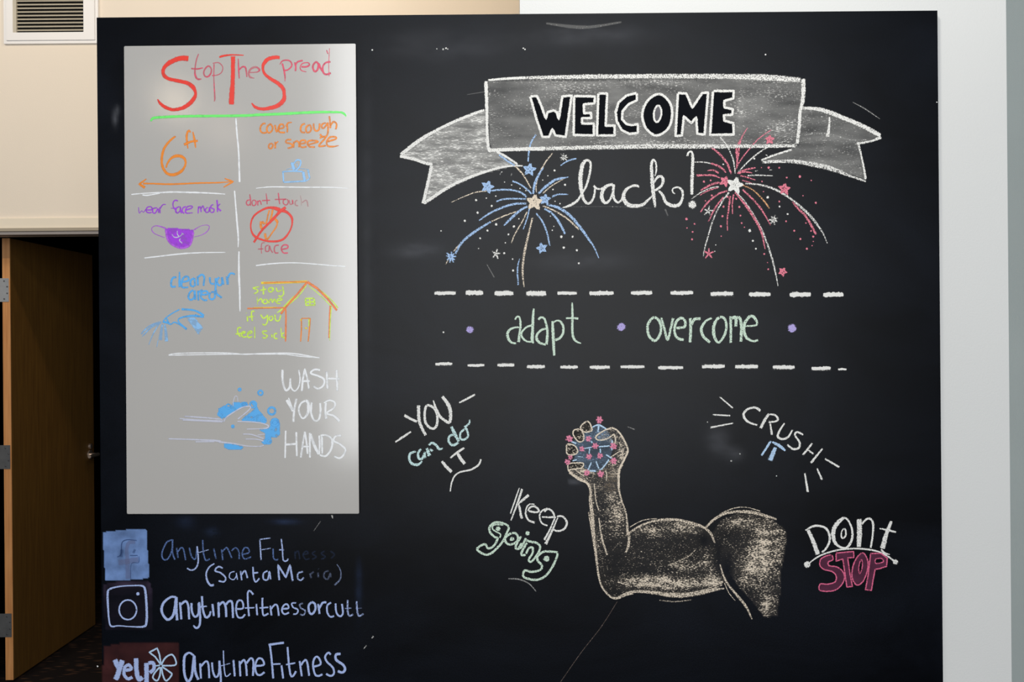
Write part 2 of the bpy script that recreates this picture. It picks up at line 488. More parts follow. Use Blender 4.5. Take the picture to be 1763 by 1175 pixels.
# ------------------------------------------------------------------ wall vent
M_VENT = paint('white_enamel', (0.86, 0.84, 0.82), 0.4, 0.01, 4)
M_SLAT = paint('beige_slat_enamel', (0.52, 0.47, 0.37), 0.45, 0.03, 20)
vy = WY
def vx(px): return P(px, 60, vy).x
def vz(py): return P(80, py, vy).z
ox0, ox1, oz0 = vx(8.5), vx(171), vz(76.5); oz1 = oz0 + (ox1 - ox0)
ix0, ix1, iz0 = vx(25.5), vx(146.5), vz(57.5); iz1 = oz1 - (iz0 - oz0)
vent = empty('air_vent', ((ox0 + ox1) / 2, vy, oz0), 'white square louvred air vent on the cream wall, top left corner', 'vent')
def frame(name, x0, x1, z0, z1, X0, X1, Z0, Z1, y0, y1, mat, parent):
    bm = bmesh.new(); off = parent_world(parent)
    o_ = [(x0, z0), (x1, z0), (x1, z1), (x0, z1)]; i_ = [(X0, Z0), (X1, Z0), (X1, Z1), (X0, Z1)]
    vs = []
    for yy in (y0, y1):
        vs.append([bm.verts.new(Vector((a, yy, b)) - off) for a, b in o_]); vs.append([bm.verts.new(Vector((a, yy, b)) - off) for a, b in i_])
    for k in range(4):
        k2 = (k + 1) % 4
        bm.faces.new((vs[0][k], vs[0][k2], vs[1][k2], vs[1][k]))
        bm.faces.new((vs[2][k], vs[3][k], vs[3][k2], vs[2][k2]))
        bm.faces.new((vs[0][k], vs[2][k], vs[2][k2], vs[0][k2]))
        bm.faces.new((vs[1][k], vs[1][k2], vs[3][k2], vs[3][k]))
    bmesh.ops.recalc_face_normals(bm, faces=bm.faces)
    bmesh.ops.bevel(bm, geom=bm.edges[:], offset=0.0012, segments=2, affect='EDGES')
    return finish(name, bm, mat, parent)
g = 0.014
frame('flange', ox0, ox1, oz0, oz1, ox0 + g, ox1 - g, oz0 + g, oz1 - g, vy - 0.012, vy, M_VENT, vent)
frame('frame', ox0 + g, ox1 - g, oz0 + g, oz1 - g, ix0, ix1, iz0, iz1, vy - 0.018, vy - 0.0, M_VENT, vent)
box('duct_backing', (ix0, vy - 0.003, iz0), (ix1, vy - 0.001, iz1), paint('duct_black', (0.004, 0.004, 0.004), 0.9), vent)
pitch = vz(50.0) - vz(56.3)
nsl = int((iz1 - iz0) / pitch)
slat_me = None
for k in range(nsl):
    z = iz0 + pitch * (k + 0.72)
    if slat_me is None:
        bm = bmesh.new()
        prof = [(-0.0155, -0.0045), (-0.014, -0.0056), (-0.004, 0.0035), (-0.004, 0.0055), (-0.0145, -0.0015)]
        L_ = ix1 - ix0 - 0.002
        vs = [[bm.verts.new((sx * L_ / 2, a, b)) for a, b in prof] for sx in (-1, 1)]
        n = len(prof)
        for i in range(n): bm.faces.new((vs[0][i], vs[0][(i + 1) % n], vs[1][(i + 1) % n], vs[1][i]))
        bm.faces.new(vs[0][::-1]); bm.faces.new(vs[1])
        bmesh.ops.recalc_face_normals(bm, faces=bm.faces)
        o = finish('slat', bm, M_SLAT, vent); slat_me = o.data
    else:
        o = bpy.data.objects.new('slat', slat_me); C.objects.link(o); o.parent = vent
    o.location = Vector(((ix0 + ix1) / 2, vy, z)) - parent_world(vent)
box('slat_rail', (ix0, vy - 0.017, iz0), (ix0 + 0.016, vy - 0.004, iz1), M_SLAT, vent)

# ------------------------------------------------------------------ chalkboard and whiteboard panels
def board_mat():
    mt, nt, b, out = newmat('chalkboard_paint')
    L = nt.links.new; N = nt.nodes.new
    tc = N('ShaderNodeTexCoord')
    mp = N('ShaderNodeMapping'); mp.inputs['Scale'].default_value = (0.6, 1, 1.0)
    L(tc.outputs['Object'], mp.inputs[0])
    n = N('ShaderNodeTexNoise'); n.inputs['Scale'].default_value = 3.0; n.inputs['Detail'].default_value = 6; n.inputs['Roughness'].default_value = 0.55; n.inputs['Distortion'].default_value = 0.8
    L(mp.outputs[0], n.inputs['Vector'])
    r = N('ShaderNodeValToRGB'); e = r.color_ramp.elements
    e[0].position = 0.38; e[0].color = (0.0005, 0.0011, 0.0026, 1); e[1].position = 0.75; e[1].color = (0.0048, 0.0068, 0.0118, 1)
    L(n.outputs['Fac'], r.inputs[0])
    n3 = N('ShaderNodeTexNoise'); n3.inputs['Scale'].default_value = 260; n3.inputs['Detail'].default_value = 2
    L(tc.outputs['Object'], n3.inputs['Vector'])
    r3 = N('ShaderNodeMapRange'); r3.inputs[1].default_value = 0.3; r3.inputs[2].default_value = 0.7; r3.inputs[3].default_value = 0.75; r3.inputs[4].default_value = 1.25
    L(n3.outputs['Fac'], r3.inputs[0])
    mx = N('ShaderNodeVectorMath'); mx.operation = 'SCALE'
    L(r.outputs[0], mx.inputs[0]); L(r3.outputs[0], mx.inputs['Scale'])
    L(mx.outputs[0], b.inputs['Base Color'])
    b.inputs['Roughness'].default_value = 0.33; b.inputs['Specular IOR Level'].default_value = 0.13
    bp = N('ShaderNodeBump'); bp.inputs['Strength'].default_value = 0.15; bp.inputs['Distance'].default_value = 0.0006
    L(n3.outputs['Fac'], bp.inputs['Height']); L(bp.outputs[0], b.inputs['Normal'])
    return mt
chalkboard = empty('chalkboard', ((BX0 + BX1) / 2, 0, 0), 'large black chalkboard wall panel covered in chalk lettering and drawings', 'chalkboard')
box('panel', (BX0, 0.0, 0.0), (BX1, 0.0178, BZ1), board_mat(), chalkboard, 0.0012)

M_WB = paint('whiteboard_laminate', (0.56, 0.535, 0.50), 0.125, 0.012, 2.0, spec=0.85)
whiteboard = empty('whiteboard', tuple(P(418, 885, 0)), 'light grey marker board hung on the left of the chalkboard, with coloured hygiene notes', 'whiteboard')
def quad_board():
    bm = bmesh.new(); off = parent_world(whiteboard)
    cs = [(213.5, 79.5), (612.3, 75.2), (618.2, 885), (218.5, 885.5)]
    vs = [[bm.verts.new(P(a, b, yy) - off) for a, b in cs] for yy in (-0.0145, -0.0028)]
    for k in range(4):
        k2 = (k + 1) % 4; bm.faces.new((vs[0][k], vs[0][k2], vs[1][k2], vs[1][k]))
    bm.faces.new(vs[0]); bm.faces.new(vs[1][::-1])
    bmesh.ops.recalc_face_normals(bm, faces=bm.faces)
    bmesh.ops.bevel(bm, geom=bm.edges[:], offset=0.0015, segments=2, affect='EDGES')
    return finish('panel', bm, M_WB, whiteboard)
quad_board()
YW = -0.0147
# ------------------------------------------------------------------ writing on the whiteboard
PX = (0, 0, 1.0)
def wb(name, tr, text, w, c, d=1.0, label=None, layer=0):
    return Draw(YW, layer).S(tr, text, w, d, c).build(name, MARKER, whiteboard, label)
a = (200, 60, 7.832); b = (400, 60, 7.832)
dr = Draw(YW)
dr.S(a, '975,320,75 880,315,70 780,345,62 700,390,58 650,440,48 632,490,46 645,545,50 700,590,46 780,610,46 880,630,50 980,660,52 1040,715,56 1070,780,34 1060,840,48 1010,910,56 930,970,52 850,1000,46 760,1010,44 670,980,44 600,930,38 557,868,14', c='r')
dr.S(a, '1112,255,14 1085,330,18 1068,420 1062,510,24 1080,580,26 1110,600 1150,595,14;1010,455,22 1090,460 1170,445,14;1285,460 1250,420 1205,450 1180,510 1200,560 1245,560 1280,510 1285,460;1320,390,16 1318,600,14 1330,850,20 1320,900,8;1300,385,14 1380,375 1435,430 1425,500 1370,540 1290,550', 22, .62, 'k')
dr.build('marker_word', MARKER, whiteboard, 'red marker word Stop with a large S')
dr = Draw(YW)
dr.S(a, '1390,302,22 1440,285,28 1560,270,20 1720,275,12;1575,290,60 1575,450,52 1570,650,55 1560,800,68 1553,940,66', c='r')
dr.S(b, '80,320,14 85,450,20 92,590,16;92,470,20 140,430,24 180,450 195,570,16', c='k', d=.7)
dr.S(b, '230,510 340,500 365,470,28 320,435 250,460 220,520 240,570 300,585,8', 18, .5, 'k')
dr.build('marker_word', MARKER, whiteboard, 'red marker word The')
dr = Draw(YW)
dr.S(b, '640,305,40 560,305,50 480,330,50 425,390,45 412,460,34 440,530,36 520,595,45 610,650,50 680,720,50 700,800,44 690,880,55 620,950,58 520,985,52 400,1000,42 310,975,38 260,920,14', c='r')
dr.S(b, '672,385 690,450 710,560,20 708,630,6;640,400,10 680,350,20 760,345 800,385 795,430 740,475 690,480;840,370 855,430 850,490;850,410 880,365 950,345,24;930,430 1000,430 1040,405 1020,375,14 950,385 915,430 930,480 1000,500,10;1165,400,26 1130,365 1095,400 1085,440 1110,495 1150,470 1165,390 1190,450 1225,500;1325,365 1260,375 1220,430 1225,500,26 1260,535 1330,515;w8 1310,180 1300,400 1305,560;w14 1270,205 1290,260', 22, .8, 'k')
dr.build('marker_word', MARKER, whiteboard, 'red marker word Spread')
wb('underline', PX, '259.7,209,3 263.8,203.6,4.2 281.7,201.7,4.4 327.7,200.2 419.6,199.2,4.6 443,197.9 489,196 540,193.4 582,193.4,3.6 591.5,195.3 596,200.5,2.2', 4.4, 'g', label='bright green marker underline')
t = (210, 190, 7.581)
wb('marker_word', t, '700,340,20 640,385,26 560,480,30 525,590,30 520,690 545,770,34 600,830,36 680,840,40 770,800,38 825,720,26 825,650,30 790,610,36 720,595,40 650,620,30 600,680,24 575,750,18;895,290,16 875,265,26 850,300 845,370 860,500,14;925,280,14 945,380,26 962,490,14;810,450,34 900,410,28 990,400,26', 26, 'o', label='orange marker figure 6 ft')
wb('arrow', t, '275,955,24 400,958,20 650,965,22 1000,950,20 1250,945,18 1440,930,10;L 320,895,14 225,965,26 300,1010,34;L 1340,890,14 1450,932,26 1325,1005,14', 20, 'o', label='orange double ended marker arrow')
# white grid rules
for tr_, s_ in ((t, '1487,100,22 1500,300 1520,500 1530,750 1535,940,26'),
                ((210, 320, 8.39), '1625,70,20 1640,250,22 1660,500,26 1680,750,24 1677,890,10'),
                (PX, '411.5,433,2.4 411.2,450,3 411.6,480,3.6 412.6,500,3.4 413.2,537,2.2'),
                (t, '120,1100,16 280,1085,14 500,1075,20 700,1068,22 1100,1080,20 1350,1095,12;265,1105,18 330,1110,18 500,1085,10'),
                ((210, 320, 8.39), '320,1045,18 500,1025,20 850,985,22 1150,968,18 1500,963,12'),
                ((400, 320, 7.832), '315,35,8 400,25,12 550,15,16 900,20,16 1300,22,16 1570,35,8'),
                ((400, 320, 7.832), '315,1078,16 500,1055,18 700,1042,16 900,1042,14 1200,1065,16 1350,1078 1530,1090,14'),
                (PX, '290,611.6,1.6 304,609,2 345,608,2 393,608.4,2.4 419,610.4,2.4 450,609.3 490,608.5 511,609.8 524,612 551,616.5,1.2;290,612,2 330,611.4,1.8 419,610 450,610.2 490,610.5 518,614 551,616.6,1.2')):
    wb('divider', tr_, s_, 18, 'w', .95)
t = (400, 190, 7.582)
wb('marker_word', t, '435,175 400,175 370,215 368,270 400,295 450,290;500,175 460,210 450,260 475,295 515,270 525,220 495,175;555,190 580,280 620,190;610,240 670,225 660,185 620,190 600,240 620,285 690,290;710,180 720,240 715,290;700,210 730,165 780,158,12;950,175 910,190 890,240 905,285 950,290;1000,190 965,225 965,280 1000,290 1030,250 1020,200 1000,190;1060,170 1065,230 1090,270 1130,250 1140,170;1220,165 1175,180 1165,220 1190,235 1230,190 1245,165 1248,280 1225,340 1170,340 1145,310;1265,75 1275,150 1280,235;1280,200 1320,150 1360,180 1350,250', 23, 'o', .8, 'orange marker words cover cough')
wb('marker_word', t, '500,430 475,460 480,495 515,495 530,450 500,430;560,410 560,500;560,440 600,405,14;770,385 715,385 700,420 770,440 780,480 720,495;800,410 800,490;800,430 840,400 870,430 870,485;890,440 950,425 950,395 900,395 880,440 900,480 970,475;990,450 1060,430 1120,410 1070,395 1000,400 980,440 1010,475 1080,480;1140,360 1220,350 1130,465 1220,460;1240,410 1350,375 1350,350 1280,350 1235,400 1240,460 1300,475 1390,460,10', 23, 'o', .78, 'orange marker words or sneeze')
wb('tissue_box_drawing', t, '660,800 670,940;650,805 760,795 920,800;670,940 850,930 960,925;w34 925,800 945,920;w10 d.6 700,775 800,755 980,770;985,770,24 1010,890,20;w14 1010,890 960,925;w40 775,680 810,780;800,700 840,650 890,660 885,720 840,780 820,780;w10 840,690 850,740', 20, 't', .9, 'blue marker drawing of a tissue box')
t = (210, 320, 8.39)
wb('marker_word', t, '240,310,12 250,395 285,360 310,385 340,340;350,350 430,345 420,305 370,310 345,360 380,390 430,385;510,320 450,330 445,385 480,395 520,330 530,395;550,400 545,310;550,330 590,275 635,272,12;810,220 770,210 740,240 740,300 770,345 790,390;w12 705,325 790,325;830,300 790,320 775,370 800,395 840,360 840,300 850,370 860,400;925,300 880,320 870,370 900,400;930,350 1010,320 1010,295 950,300 920,350 930,395 1025,390,12;1105,295 1100,400,14;1105,330 1130,300 1145,380;1145,330 1170,290 1195,370;1240,310 1205,340 1215,385 1255,370 1265,310 1275,380;1320,270 1285,290 1290,320 1330,340 1320,380 1280,385;1370,205,24 1380,290 1380,380,18;1420,260 1380,310 1430,365,24', 19, 'u', .75, 'purple marker words wear face mask')
dr = Draw(YW)
dr.grid(t, '630,620 740,605 860,625 960,625 1040,640 1025,720 1000,830 970,880 900,905 820,895 740,860 680,820 650,740 630,680', 'u', .85, step=1.4, blobs=((325, 396, 14, 2.5, -.45), (296, 412, 5, 8, .2), (318, 412, 6, 5, -.1)))
dr.S(t, 'd.6 640,620,24 560,590,18 490,578,14 440,600 430,640 470,690 560,730 620,750,8;d.6 1040,640,22 1120,590,10 1200,568,10 1250,575,14 1262,610 1220,670 1140,715,10 1040,740,8;640,640,30 650,740 700,830 820,895 900,895 975,860 1010,780 1030,670', 18, .8, 'v')
dr.S(t, 'cx 800,650 800,700 830,740;cx 720,700 760,745 830,735 880,690;cx 860,680 895,705;cx 850,760 830,790 875,835', 14, .75)
dr.build('mask_drawing', MARKER, whiteboard, 'purple marker drawing of a face mask')
t = (400, 320, 7.832)
wb('marker_word', t, '235,190 200,200 190,240 215,265 245,240;235,115 245,190 245,270;290,190 265,215 275,265 310,260 320,210 290,190;340,200 345,270;345,220 370,200 385,225 390,260;455,100,10 465,180,16 470,250;400,200 510,195;620,95 630,190 640,250;570,185 730,180;730,180 690,195 690,240 730,260 755,220 740,180;d.5 765,190 780,250 810,240 810,190 820,250;d.4 880,195 850,210 850,260 890,270;d.3 915,130,8 930,200 930,270;d.35 940,230 990,195 1010,220 1020,285', 17, 'k', .65, 'faded red marker words dont touch')
wb('marker_word', t, '440,770,14 400,775 390,840 395,915,10;345,855 420,850;490,800 450,820 450,880 490,880 500,810 515,860 545,905;d.6 630,800 580,810 565,860 580,905 625,905;d.8 660,860 745,840 745,805 690,800 660,850 690,905 750,905', 19, 'k', .55, 'faded red marker word face')
dr = Draw(YW)
dr.S(t, '500,330 480,400 465,480 450,520;545,320,26 530,400 510,470;540,430 590,460,34 610,500;610,490 590,560 540,630 500,690 465,730,30;390,480,34 385,550 405,590,24;400,480,30 435,520;440,640,30 450,700 460,730', 20, .85, 'o')
dr.S(t, '640,330,60 560,300,40 470,300,30 370,345,26 290,410,26 252,500,20 255,600,20 300,680,30 390,725,26 500,750,26 620,745,30 700,710,30 770,620,22 805,520,22 800,430,32 740,360,36 660,330,50;720,290,36 640,350,40 540,460,34 400,600,30 290,765,28', 26, .95, 'r')
dr.build('no_hand_sign_drawing', MARKER, whiteboard, 'red marker prohibition circle over an orange hand')
t = (220, 450, 6.91)
wb('marker_word', t, '580,190 535,200 515,260 525,305 570,300;615,125,14 615,230,24 615,310;640,250 720,230 715,185 670,190 640,250 650,310 720,310,20;790,200 750,230 750,290 790,300;795,200 800,300;830,180 835,290;835,190 880,160 910,190 900,295;975,190 985,260 1030,270;1045,200 1045,300 1040,360;1090,190 1060,230 1080,285 1120,270 1120,190;1120,190 1140,280;1180,180,30 1190,280;1190,200 1215,150 1250,145 1275,160', 23, 's', .85, 'blue marker words clean your')
wb('marker_word', t, '780,345 740,370 720,430 750,460 790,430 795,350 805,460;835,350 840,470;840,370 890,340;880,400 950,390 935,355 880,370 870,430 910,465 945,460;980,370 970,430 1000,455 1035,430 1030,370 990,370;1050,340 1060,390 1120,435,26', 23, 's', .85, 'blue marker word area')
dr = Draw(YW)
dr.grid(t, '700,680 790,665 895,790 840,875', 't', .7, step=1.5)
dr.S(t, '420,715,14 460,670 530,620 615,575,16;640,572,26 760,580,22 840,605,24 905,650,30;905,665,20 830,655,26 760,650,24 640,670,20 600,700,16 620,740,18 700,810,26;800,635 840,655;415,720,26 480,735,26 510,752,16 550,728 590,740 650,775 700,815;460,680 485,730', 18, .9, 's')
dr.S(t, '400,720,20 280,760 200,820 160,870;400,735 280,790 190,880;380,745 300,760 170,900,10;370,750 300,870 250,995,8;410,750,24 395,860,36 385,940,46;440,750,22 455,860,34 460,955,40;360,940,10 345,1025,8', 15, .65, 't')
dr.build('wiping_hand_drawing', MARKER, whiteboard, 'blue marker drawing of a hand wiping with a cloth')
t = (395, 460, 7.345)
wb('marker_word', t, '380,250,12 300,265,18 345,285 360,310 310,340;430,240 430,350;385,295 470,280;545,260 500,270 500,310 540,310 548,260 560,305;590,260 610,310 660,290;670,240 685,330 660,370 615,365', 19, 'y', .9, 'lime marker word stay')
wb('marker_word', t, '350,375,10 355,480;355,440 400,400 420,460;460,405 425,430 440,465 480,450 470,405;500,420 500,465;500,430 530,405 545,450 570,405 590,450;600,430 665,415 650,395 610,410 605,460 650,460', 18, 'y', .85, 'lime marker word home')
wb('marker_word', t, '215,580,16 217,586;225,620 230,690;320,565 285,560 280,620 290,685;240,635 310,625;395,600 430,650 475,620;480,600 480,690 450,735 415,720;520,620 500,650 520,680 550,650 530,615;575,600 585,670 625,680 650,610', 19, 'y', .88, 'lime marker words if you')
wb('marker_word', t, '150,770 110,770 105,830 140,885;75,850 200,830;150,850 200,830 185,815 150,840 170,885 220,880;230,850 285,830 270,810 230,840 240,890 290,880;318,755,14 320,905;480,810 420,815 430,845 480,870 450,900 415,890;535,850 540,895;520,795,16 522,798;605,840 570,850 570,900 610,905;650,765,12 660,900;690,830 660,865 705,905', 19, 'y', .88, 'lime marker words feel sick')
dr = Draw(YW)
dr.S(t, 'ce w30 400,203 700,195 985,185;cO w14 430,203 700,190 985,188;cy 975,230,12 870,370,14 720,500;cy 600,580,10 650,545,20 730,460,20 820,370;cO L 985,190,26 860,340,24 720,500,24 650,595,26;cy 1000,190,10 1180,320,14 1300,430 1370,520,20;cy 1000,235,10 1150,360,12 1290,500;cO L 985,190,34 1110,270,28 1240,400,26 1360,550,26;cO 225,525,18 500,518,16 710,515,20;ce w8 300,512 600,508;cO 710,520,18 715,650,20 710,900,20 710,945,8;cO 1275,490,22 1265,650,16 1258,900,14;cy 1290,500,12 1275,700 1268,930,8', 20, .9, 'o')
dr.S(t, 'w20 955,400 1070,395;960,400 970,490;1015,395 1020,485;1070,400 1080,485;955,445 1080,440;965,485 1085,480', 20, .85, 'y')
dr.S(t, 'co 910,655,16 910,800 900,945,14;co 910,650 1015,648;co 1020,645,18 1010,800 995,945,14;ce 900,660,20 905,680;cy 1005,655,16 1005,750;ce 950,775,8 985,775,26', 12, .9)
dr.build('house_drawing', MARKER, whiteboard, 'orange and yellow marker drawing of a house')
t = (280, 600, 6.186)
for s_ in ('590,680 600,640 660,610 720,625 760,570 830,580 900,575 910,610 850,630 740,690 670,740 630,750 600,730',
           '940,580 990,565 1010,640 1060,700 1100,760 1090,790 1000,780 840,775 860,740 930,690 980,640',
           '1030,870 1140,850 1150,780 1200,760 1245,790 1245,920 1220,950 1160,950 1130,1020 1080,1030 1050,1000 1090,960 1095,910',
           '660,1010 750,1020 860,1050 840,1075 700,1080 660,1060'):
    Draw(YW).grid(t, s_, 's', .95, step=1.5, blobs=((382, 714, 2.5, 2.5, -.7), (475, 740, 2, 3.5, -.7), (476, 750, 2, 2.5, -.7), (433, 719, 2.5, 2.5, -.7))).build('soap_suds', MARKER, whiteboard)
for (x_, y_, r_, w_) in ((820, 440, 13, 16), (1042, 475, 24, 20), (1162, 668, 38, 24), (748, 833, 11, 18), (965, 600, 34, 18), (610, 700, 22, 14), (1075, 770, 26, 18), (1130, 990, 26, 20), (1195, 790, 36, 26), (700, 620, 24, 16), (870, 600, 24, 14), (940, 740, 30, 16)):
    Draw(YW, 1).ring(t, x_, y_, r_, r_, w_, 's', .9).build('soap_bubble', MARKER, whiteboard)
wb('washing_hands_drawing', t, '230,725,14 450,740,16 640,758,12;175,748,10 400,768,18 650,775,16;210,765 640,785;60,965,14 300,972 560,985,22 620,1000,30;345,997,12 550,995;650,785,14 680,735 760,680 850,630 930,618 930,645 870,700 800,755;750,620,8 755,560 775,510 795,520 803,575;795,780,12 950,785 1060,800 1125,825,16 1110,850,16 1030,858,10 895,862;855,915 950,920 1080,965;1010,925,8 1095,915;880,968,10 1000,970 1075,990;620,1000,20 750,1015,14 900,1042,10 1040,1045 1080,1030', 12, 'x', .95, 'white marker drawing of hands being washed', 2)
t = (440, 620, 6.528)
wb('marker_word', t, '303,110 305,230 325,320 350,345 385,300 390,210,18 400,310 440,350 480,310 500,220 485,110;L 520,355 530,230 553,100,22 580,200 600,330;520,240 615,238;725,115 660,110 620,150 700,180 770,220 760,290 700,325 650,295;800,130 808,325;910,110 918,350;810,210 950,215,18', 25, 'w', .9, 'white marker word WASH')
wb('marker_word', t, '350,450,34 390,520 425,580;460,435 435,560 425,700;370,425,14 420,560;560,460 510,490,22 485,560 510,640 545,655 590,590,34 590,480 560,460;630,475 625,600 660,680 710,670 730,580 725,485;790,480 785,580 795,665,34;765,485,16 830,455,22 890,480 880,540 800,600 880,630,26 945,690,34', 25, 'w', .9, 'white marker word YOUR')
wb('marker_word', t, '338,795,20 335,950 332,1105;458,810,22 460,950 465,1085;325,955 460,945,26;508,1100 530,950 553,805,16;553,805 575,950 585,1060;525,975 600,975,22;610,820 610,950 612,1100;615,830,34 660,960 710,1060;715,850 720,960 715,1065;745,860 750,1060;730,850 800,850 860,900,26 850,1000 790,1080 720,1070;965,850 900,860 880,910 950,950 1010,1010 980,1080 940,1105 880,1085', 23, 'w', .9, 'white marker word HANDS')

# ------------------------------------------------------------------ lower left of the chalkboard: the three account rows
def cb(name, tr, text, w=20, c='W', d=1.0, label=None, layer=1, mat=None):
    return Draw(0.0, layer).S(tr, text, w, d, c).build(name, mat or CHALK, chalkboard, label)
t = (165, 870, 7.342); t2 = (390, 870, 7.052); u = (165, 990, 6.35); u2 = (390, 1000, 6.715)
fb = Draw(0.0, 0).grid(t, '85,345 350,315 610,300 640,320 655,600 680,900 650,930 400,950 120,950 100,600', 'f', .80, step=1.8,
     blobs=((208, 955, 8, 22, -.25), (215, 922, 22, 8, -.12), (182, 925, 6, 20, .12), (245, 975, 8, 22, .15), (195, 990, 18, 8, .18), (236, 930, 5, 12, .15), (212, 920, 12, 5, -.1))).build('icon_square', CHALK_MILK, chalkboard, 'pale blue chalk square with a faded letter')
Draw(0.0, 1).S(t, 'cp 500,470,40 420,480,50 390,560,46 400,700,52 410,935,66;cp 285,730,70 400,715 540,690,70;cn d.5 w14 520,450 400,440 330,480 320,620 270,660;cn d.5 w14 430,640 530,640;cn d.45 w10 545,650 540,730 450,745 440,930;cn d.4 w40 330,560 320,660;cn d.4 w30 500,560 470,610', 40, .40, 'p').build('icon_letter', CHALK_MILK, fb, 'faded lower case f')
DF = .75
cb('chalk_word', t, '970,440 900,470 850,560 835,640 860,690 910,680 960,580 970,440 970,600 1000,695;1020,540 1040,670;1030,600 1080,540 1110,570 1135,700;1180,540 1210,650 1260,680 1280,520;cb d.75 1280,520 1295,700 1270,790 1210,825 1150,800;1350,440 1360,600 1390,700 1440,680;w12 cb 1290,605 1430,565;1490,550 1520,685;1590,560 1605,700;1600,590 1650,540 1680,580 1718,672', 20, 'd', .62, 'faded blue chalk word, top account row', mat=CHALK_FINE)
cb('chalk_word', t2, '60,560 110,520 150,570 155,660;200,600 270,580 265,530 220,520 190,590 220,655 300,630;cb d.7 405,425 420,670;cb d.7 w14 400,420 535,400;cb w12 420,545 540,525;565,530 570,640 600,670 630,655;cb d.7 665,410 680,550 690,670 730,680 750,650;cb 635,545 700,545;d.13 830,560 835,660;d.13 835,590 870,560 890,660;d.13 930,600 990,590 970,560 930,600 960,660 1010,650;d.13 1080,560 1040,590 1090,630 1040,660;d.13 1190,560 1150,590 1200,630 1150,660;d.12 1260,560 1310,600 1270,650', 18, 'd', .62, 'faded blue chalk word trailing off', mat=CHALK_FINE)
cb('chalk_word', t, '1500,740,16 1430,790,20 1395,870 1410,960,26 1450,1015,28 1495,1010;1605,800 1550,780 1505,830 1580,860 1640,920 1620,970 1550,960;1755,840,14 1700,860 1690,920 1740,945 1775,900 1775,860 1790,945', 21, 'b', .8, 'chalk word starting with a bracket', mat=CHALK_FINE)
cb('chalk_word', t2, '170,800 185,915;180,850 225,800 255,890;320,750 330,880 355,935 400,890;310,830 385,820;500,800 450,830 450,900 500,905 520,810 535,905;w24 L 640,915 625,730 720,880 770,730 805,925;d.62 930,810 870,830 865,890 900,915 940,880;d.22 1010,830 1030,890;d.22 1010,850 1060,810;d.22 1110,820 1115,880;d.2 1115,775 1118,778;d.22 1240,800 1190,820 1185,880 1230,900 1260,830 1265,880;d.4 1340,720,10 1385,800,14 1380,900,18 1310,975,20', 20, 'b', .78, 'chalk words of the second line, fading out', mat=CHALK_FINE)
cam_i = Draw(0.0, 0).grid(u, '75,110 300,60 600,80 625,300 610,600 100,600', 'i', .03, step=3, blobs=((215, 1006, 26, 5, .14), (178, 1020, 5, 20, .16), (258, 1020, 5, 20, .14))).build('smudge', CHALK_SMEAR, chalkboard, 'faint violet smudge around the camera icon')
ic = Draw(0.0, 1)
ic.S(u, '@ 150,160,22 250,130,16 400,120,14 510,125,20 540,180,26 555,350,26 555,500,26 530,565,24 400,570,14 250,560,14 170,565,20 145,500,18 130,300,24 130,200,24', 20, .82, 'b')
ic.ring(u, 350, 385, 96, 108, 18, 'b', .85)
ic.D(u, '460,210,38', c='b', d=.9)
ic.build('camera_icon', CHALK_FINE, chalkboard, 'pale chalk rounded square camera icon')
cb('chalk_word', u, '880,250,24 820,245 740,310,28 720,400 760,475 800,490 850,430 880,250 880,380 890,500;920,300 935,490;930,330 980,290 1010,340 1020,490;1045,310 1050,400 1080,460 1120,430 1125,310;1130,300 1140,450 1135,550 1100,585 1065,555,16;1160,235 1170,380 1200,465 1240,450 1255,400,18;w16 1120,355 1215,345;1275,320 1290,455;1340,300 1345,470;1345,340 1390,300 1420,360 1425,465;1420,330 1460,290 1490,310 1500,475', 24, 'b', .88, 'white chalk account name, middle row, first half', mat=CHALK_FINE)
cb('chalk_word', u2, '115,330 190,320 180,240 130,240 110,330 130,420 180,430 215,390;310,165 270,120 245,150 250,300 260,415;w16 210,320 325,315;345,270 355,405;415,200 415,330 430,405 485,380;w18 380,320 485,310;505,290 520,405;515,330 560,280 590,300 605,410;640,330 715,320 700,275 660,290 640,350 670,390 725,370;w18 805,260 755,265 770,310 825,340 810,385 770,390;w18 d.5 885,265 845,280 860,320 910,350 890,400 850,390;w26 985,250 950,290 955,360 985,390 1025,340 1020,270 985,250;w24 1060,270 1075,390;w24 1070,330 1110,260 1155,255;1210,255 1165,290 1165,370 1200,420 1245,410;1260,265 1270,370 1310,415 1345,380 1335,270;d.6 1400,225 1400,350 1420,410 1465,390;w14 d.5 1370,325 1445,320;d.6 1505,240 1510,340 1530,410 1585,385;w12 d.3 1490,325 1565,320', 21, 'b', .85, 'white chalk account name, middle row, second half', mat=CHALK_FINE)
mr = Draw(0.0, 0).grid(u, '90,790 300,745 600,735 900,745 905,1000 915,1175 920,1400 60,1400 70,1175', 'm', .55, step=3, blobs=((280, 1115, 20, 10, .35), (185, 1150, 12, 25, .2), (240, 1150, 15, 20, -.1))).build('icon_square', CHALK_MILK, chalkboard, 'dull maroon chalk patch behind a flower mark')
Draw(0.0, 1).S(u, 'w56 205,930 255,1030;w56 290,935 245,1080 215,1150;w36 310,1045 385,1035 365,990 320,1010 308,1090 350,1140 400,1120;w50 440,915 445,1050 470,1145 510,1120;w50 553,965 555,1080 555,1230;w40 575,970 625,965 635,1030 590,1075', 50, .9, 'b').build('icon_word', CHALK_FINE, mr, 'thick pale chalk lettering')
Draw(0.0, 1).S(u, 'L 710,985 650,900 585,850 670,805 695,870 712,985;715,990 760,910 830,875 870,930 865,990 720,995;720,1005 800,1060 830,1095 775,1160 740,1120 715,1010;700,1010 640,1080 625,1130 670,1160 700,1100 708,1010;w14 705,990 650,1000', 18, .95, 'I').build('flower_mark', CHALK_FINE, mr, 'chalk outline of four petals')
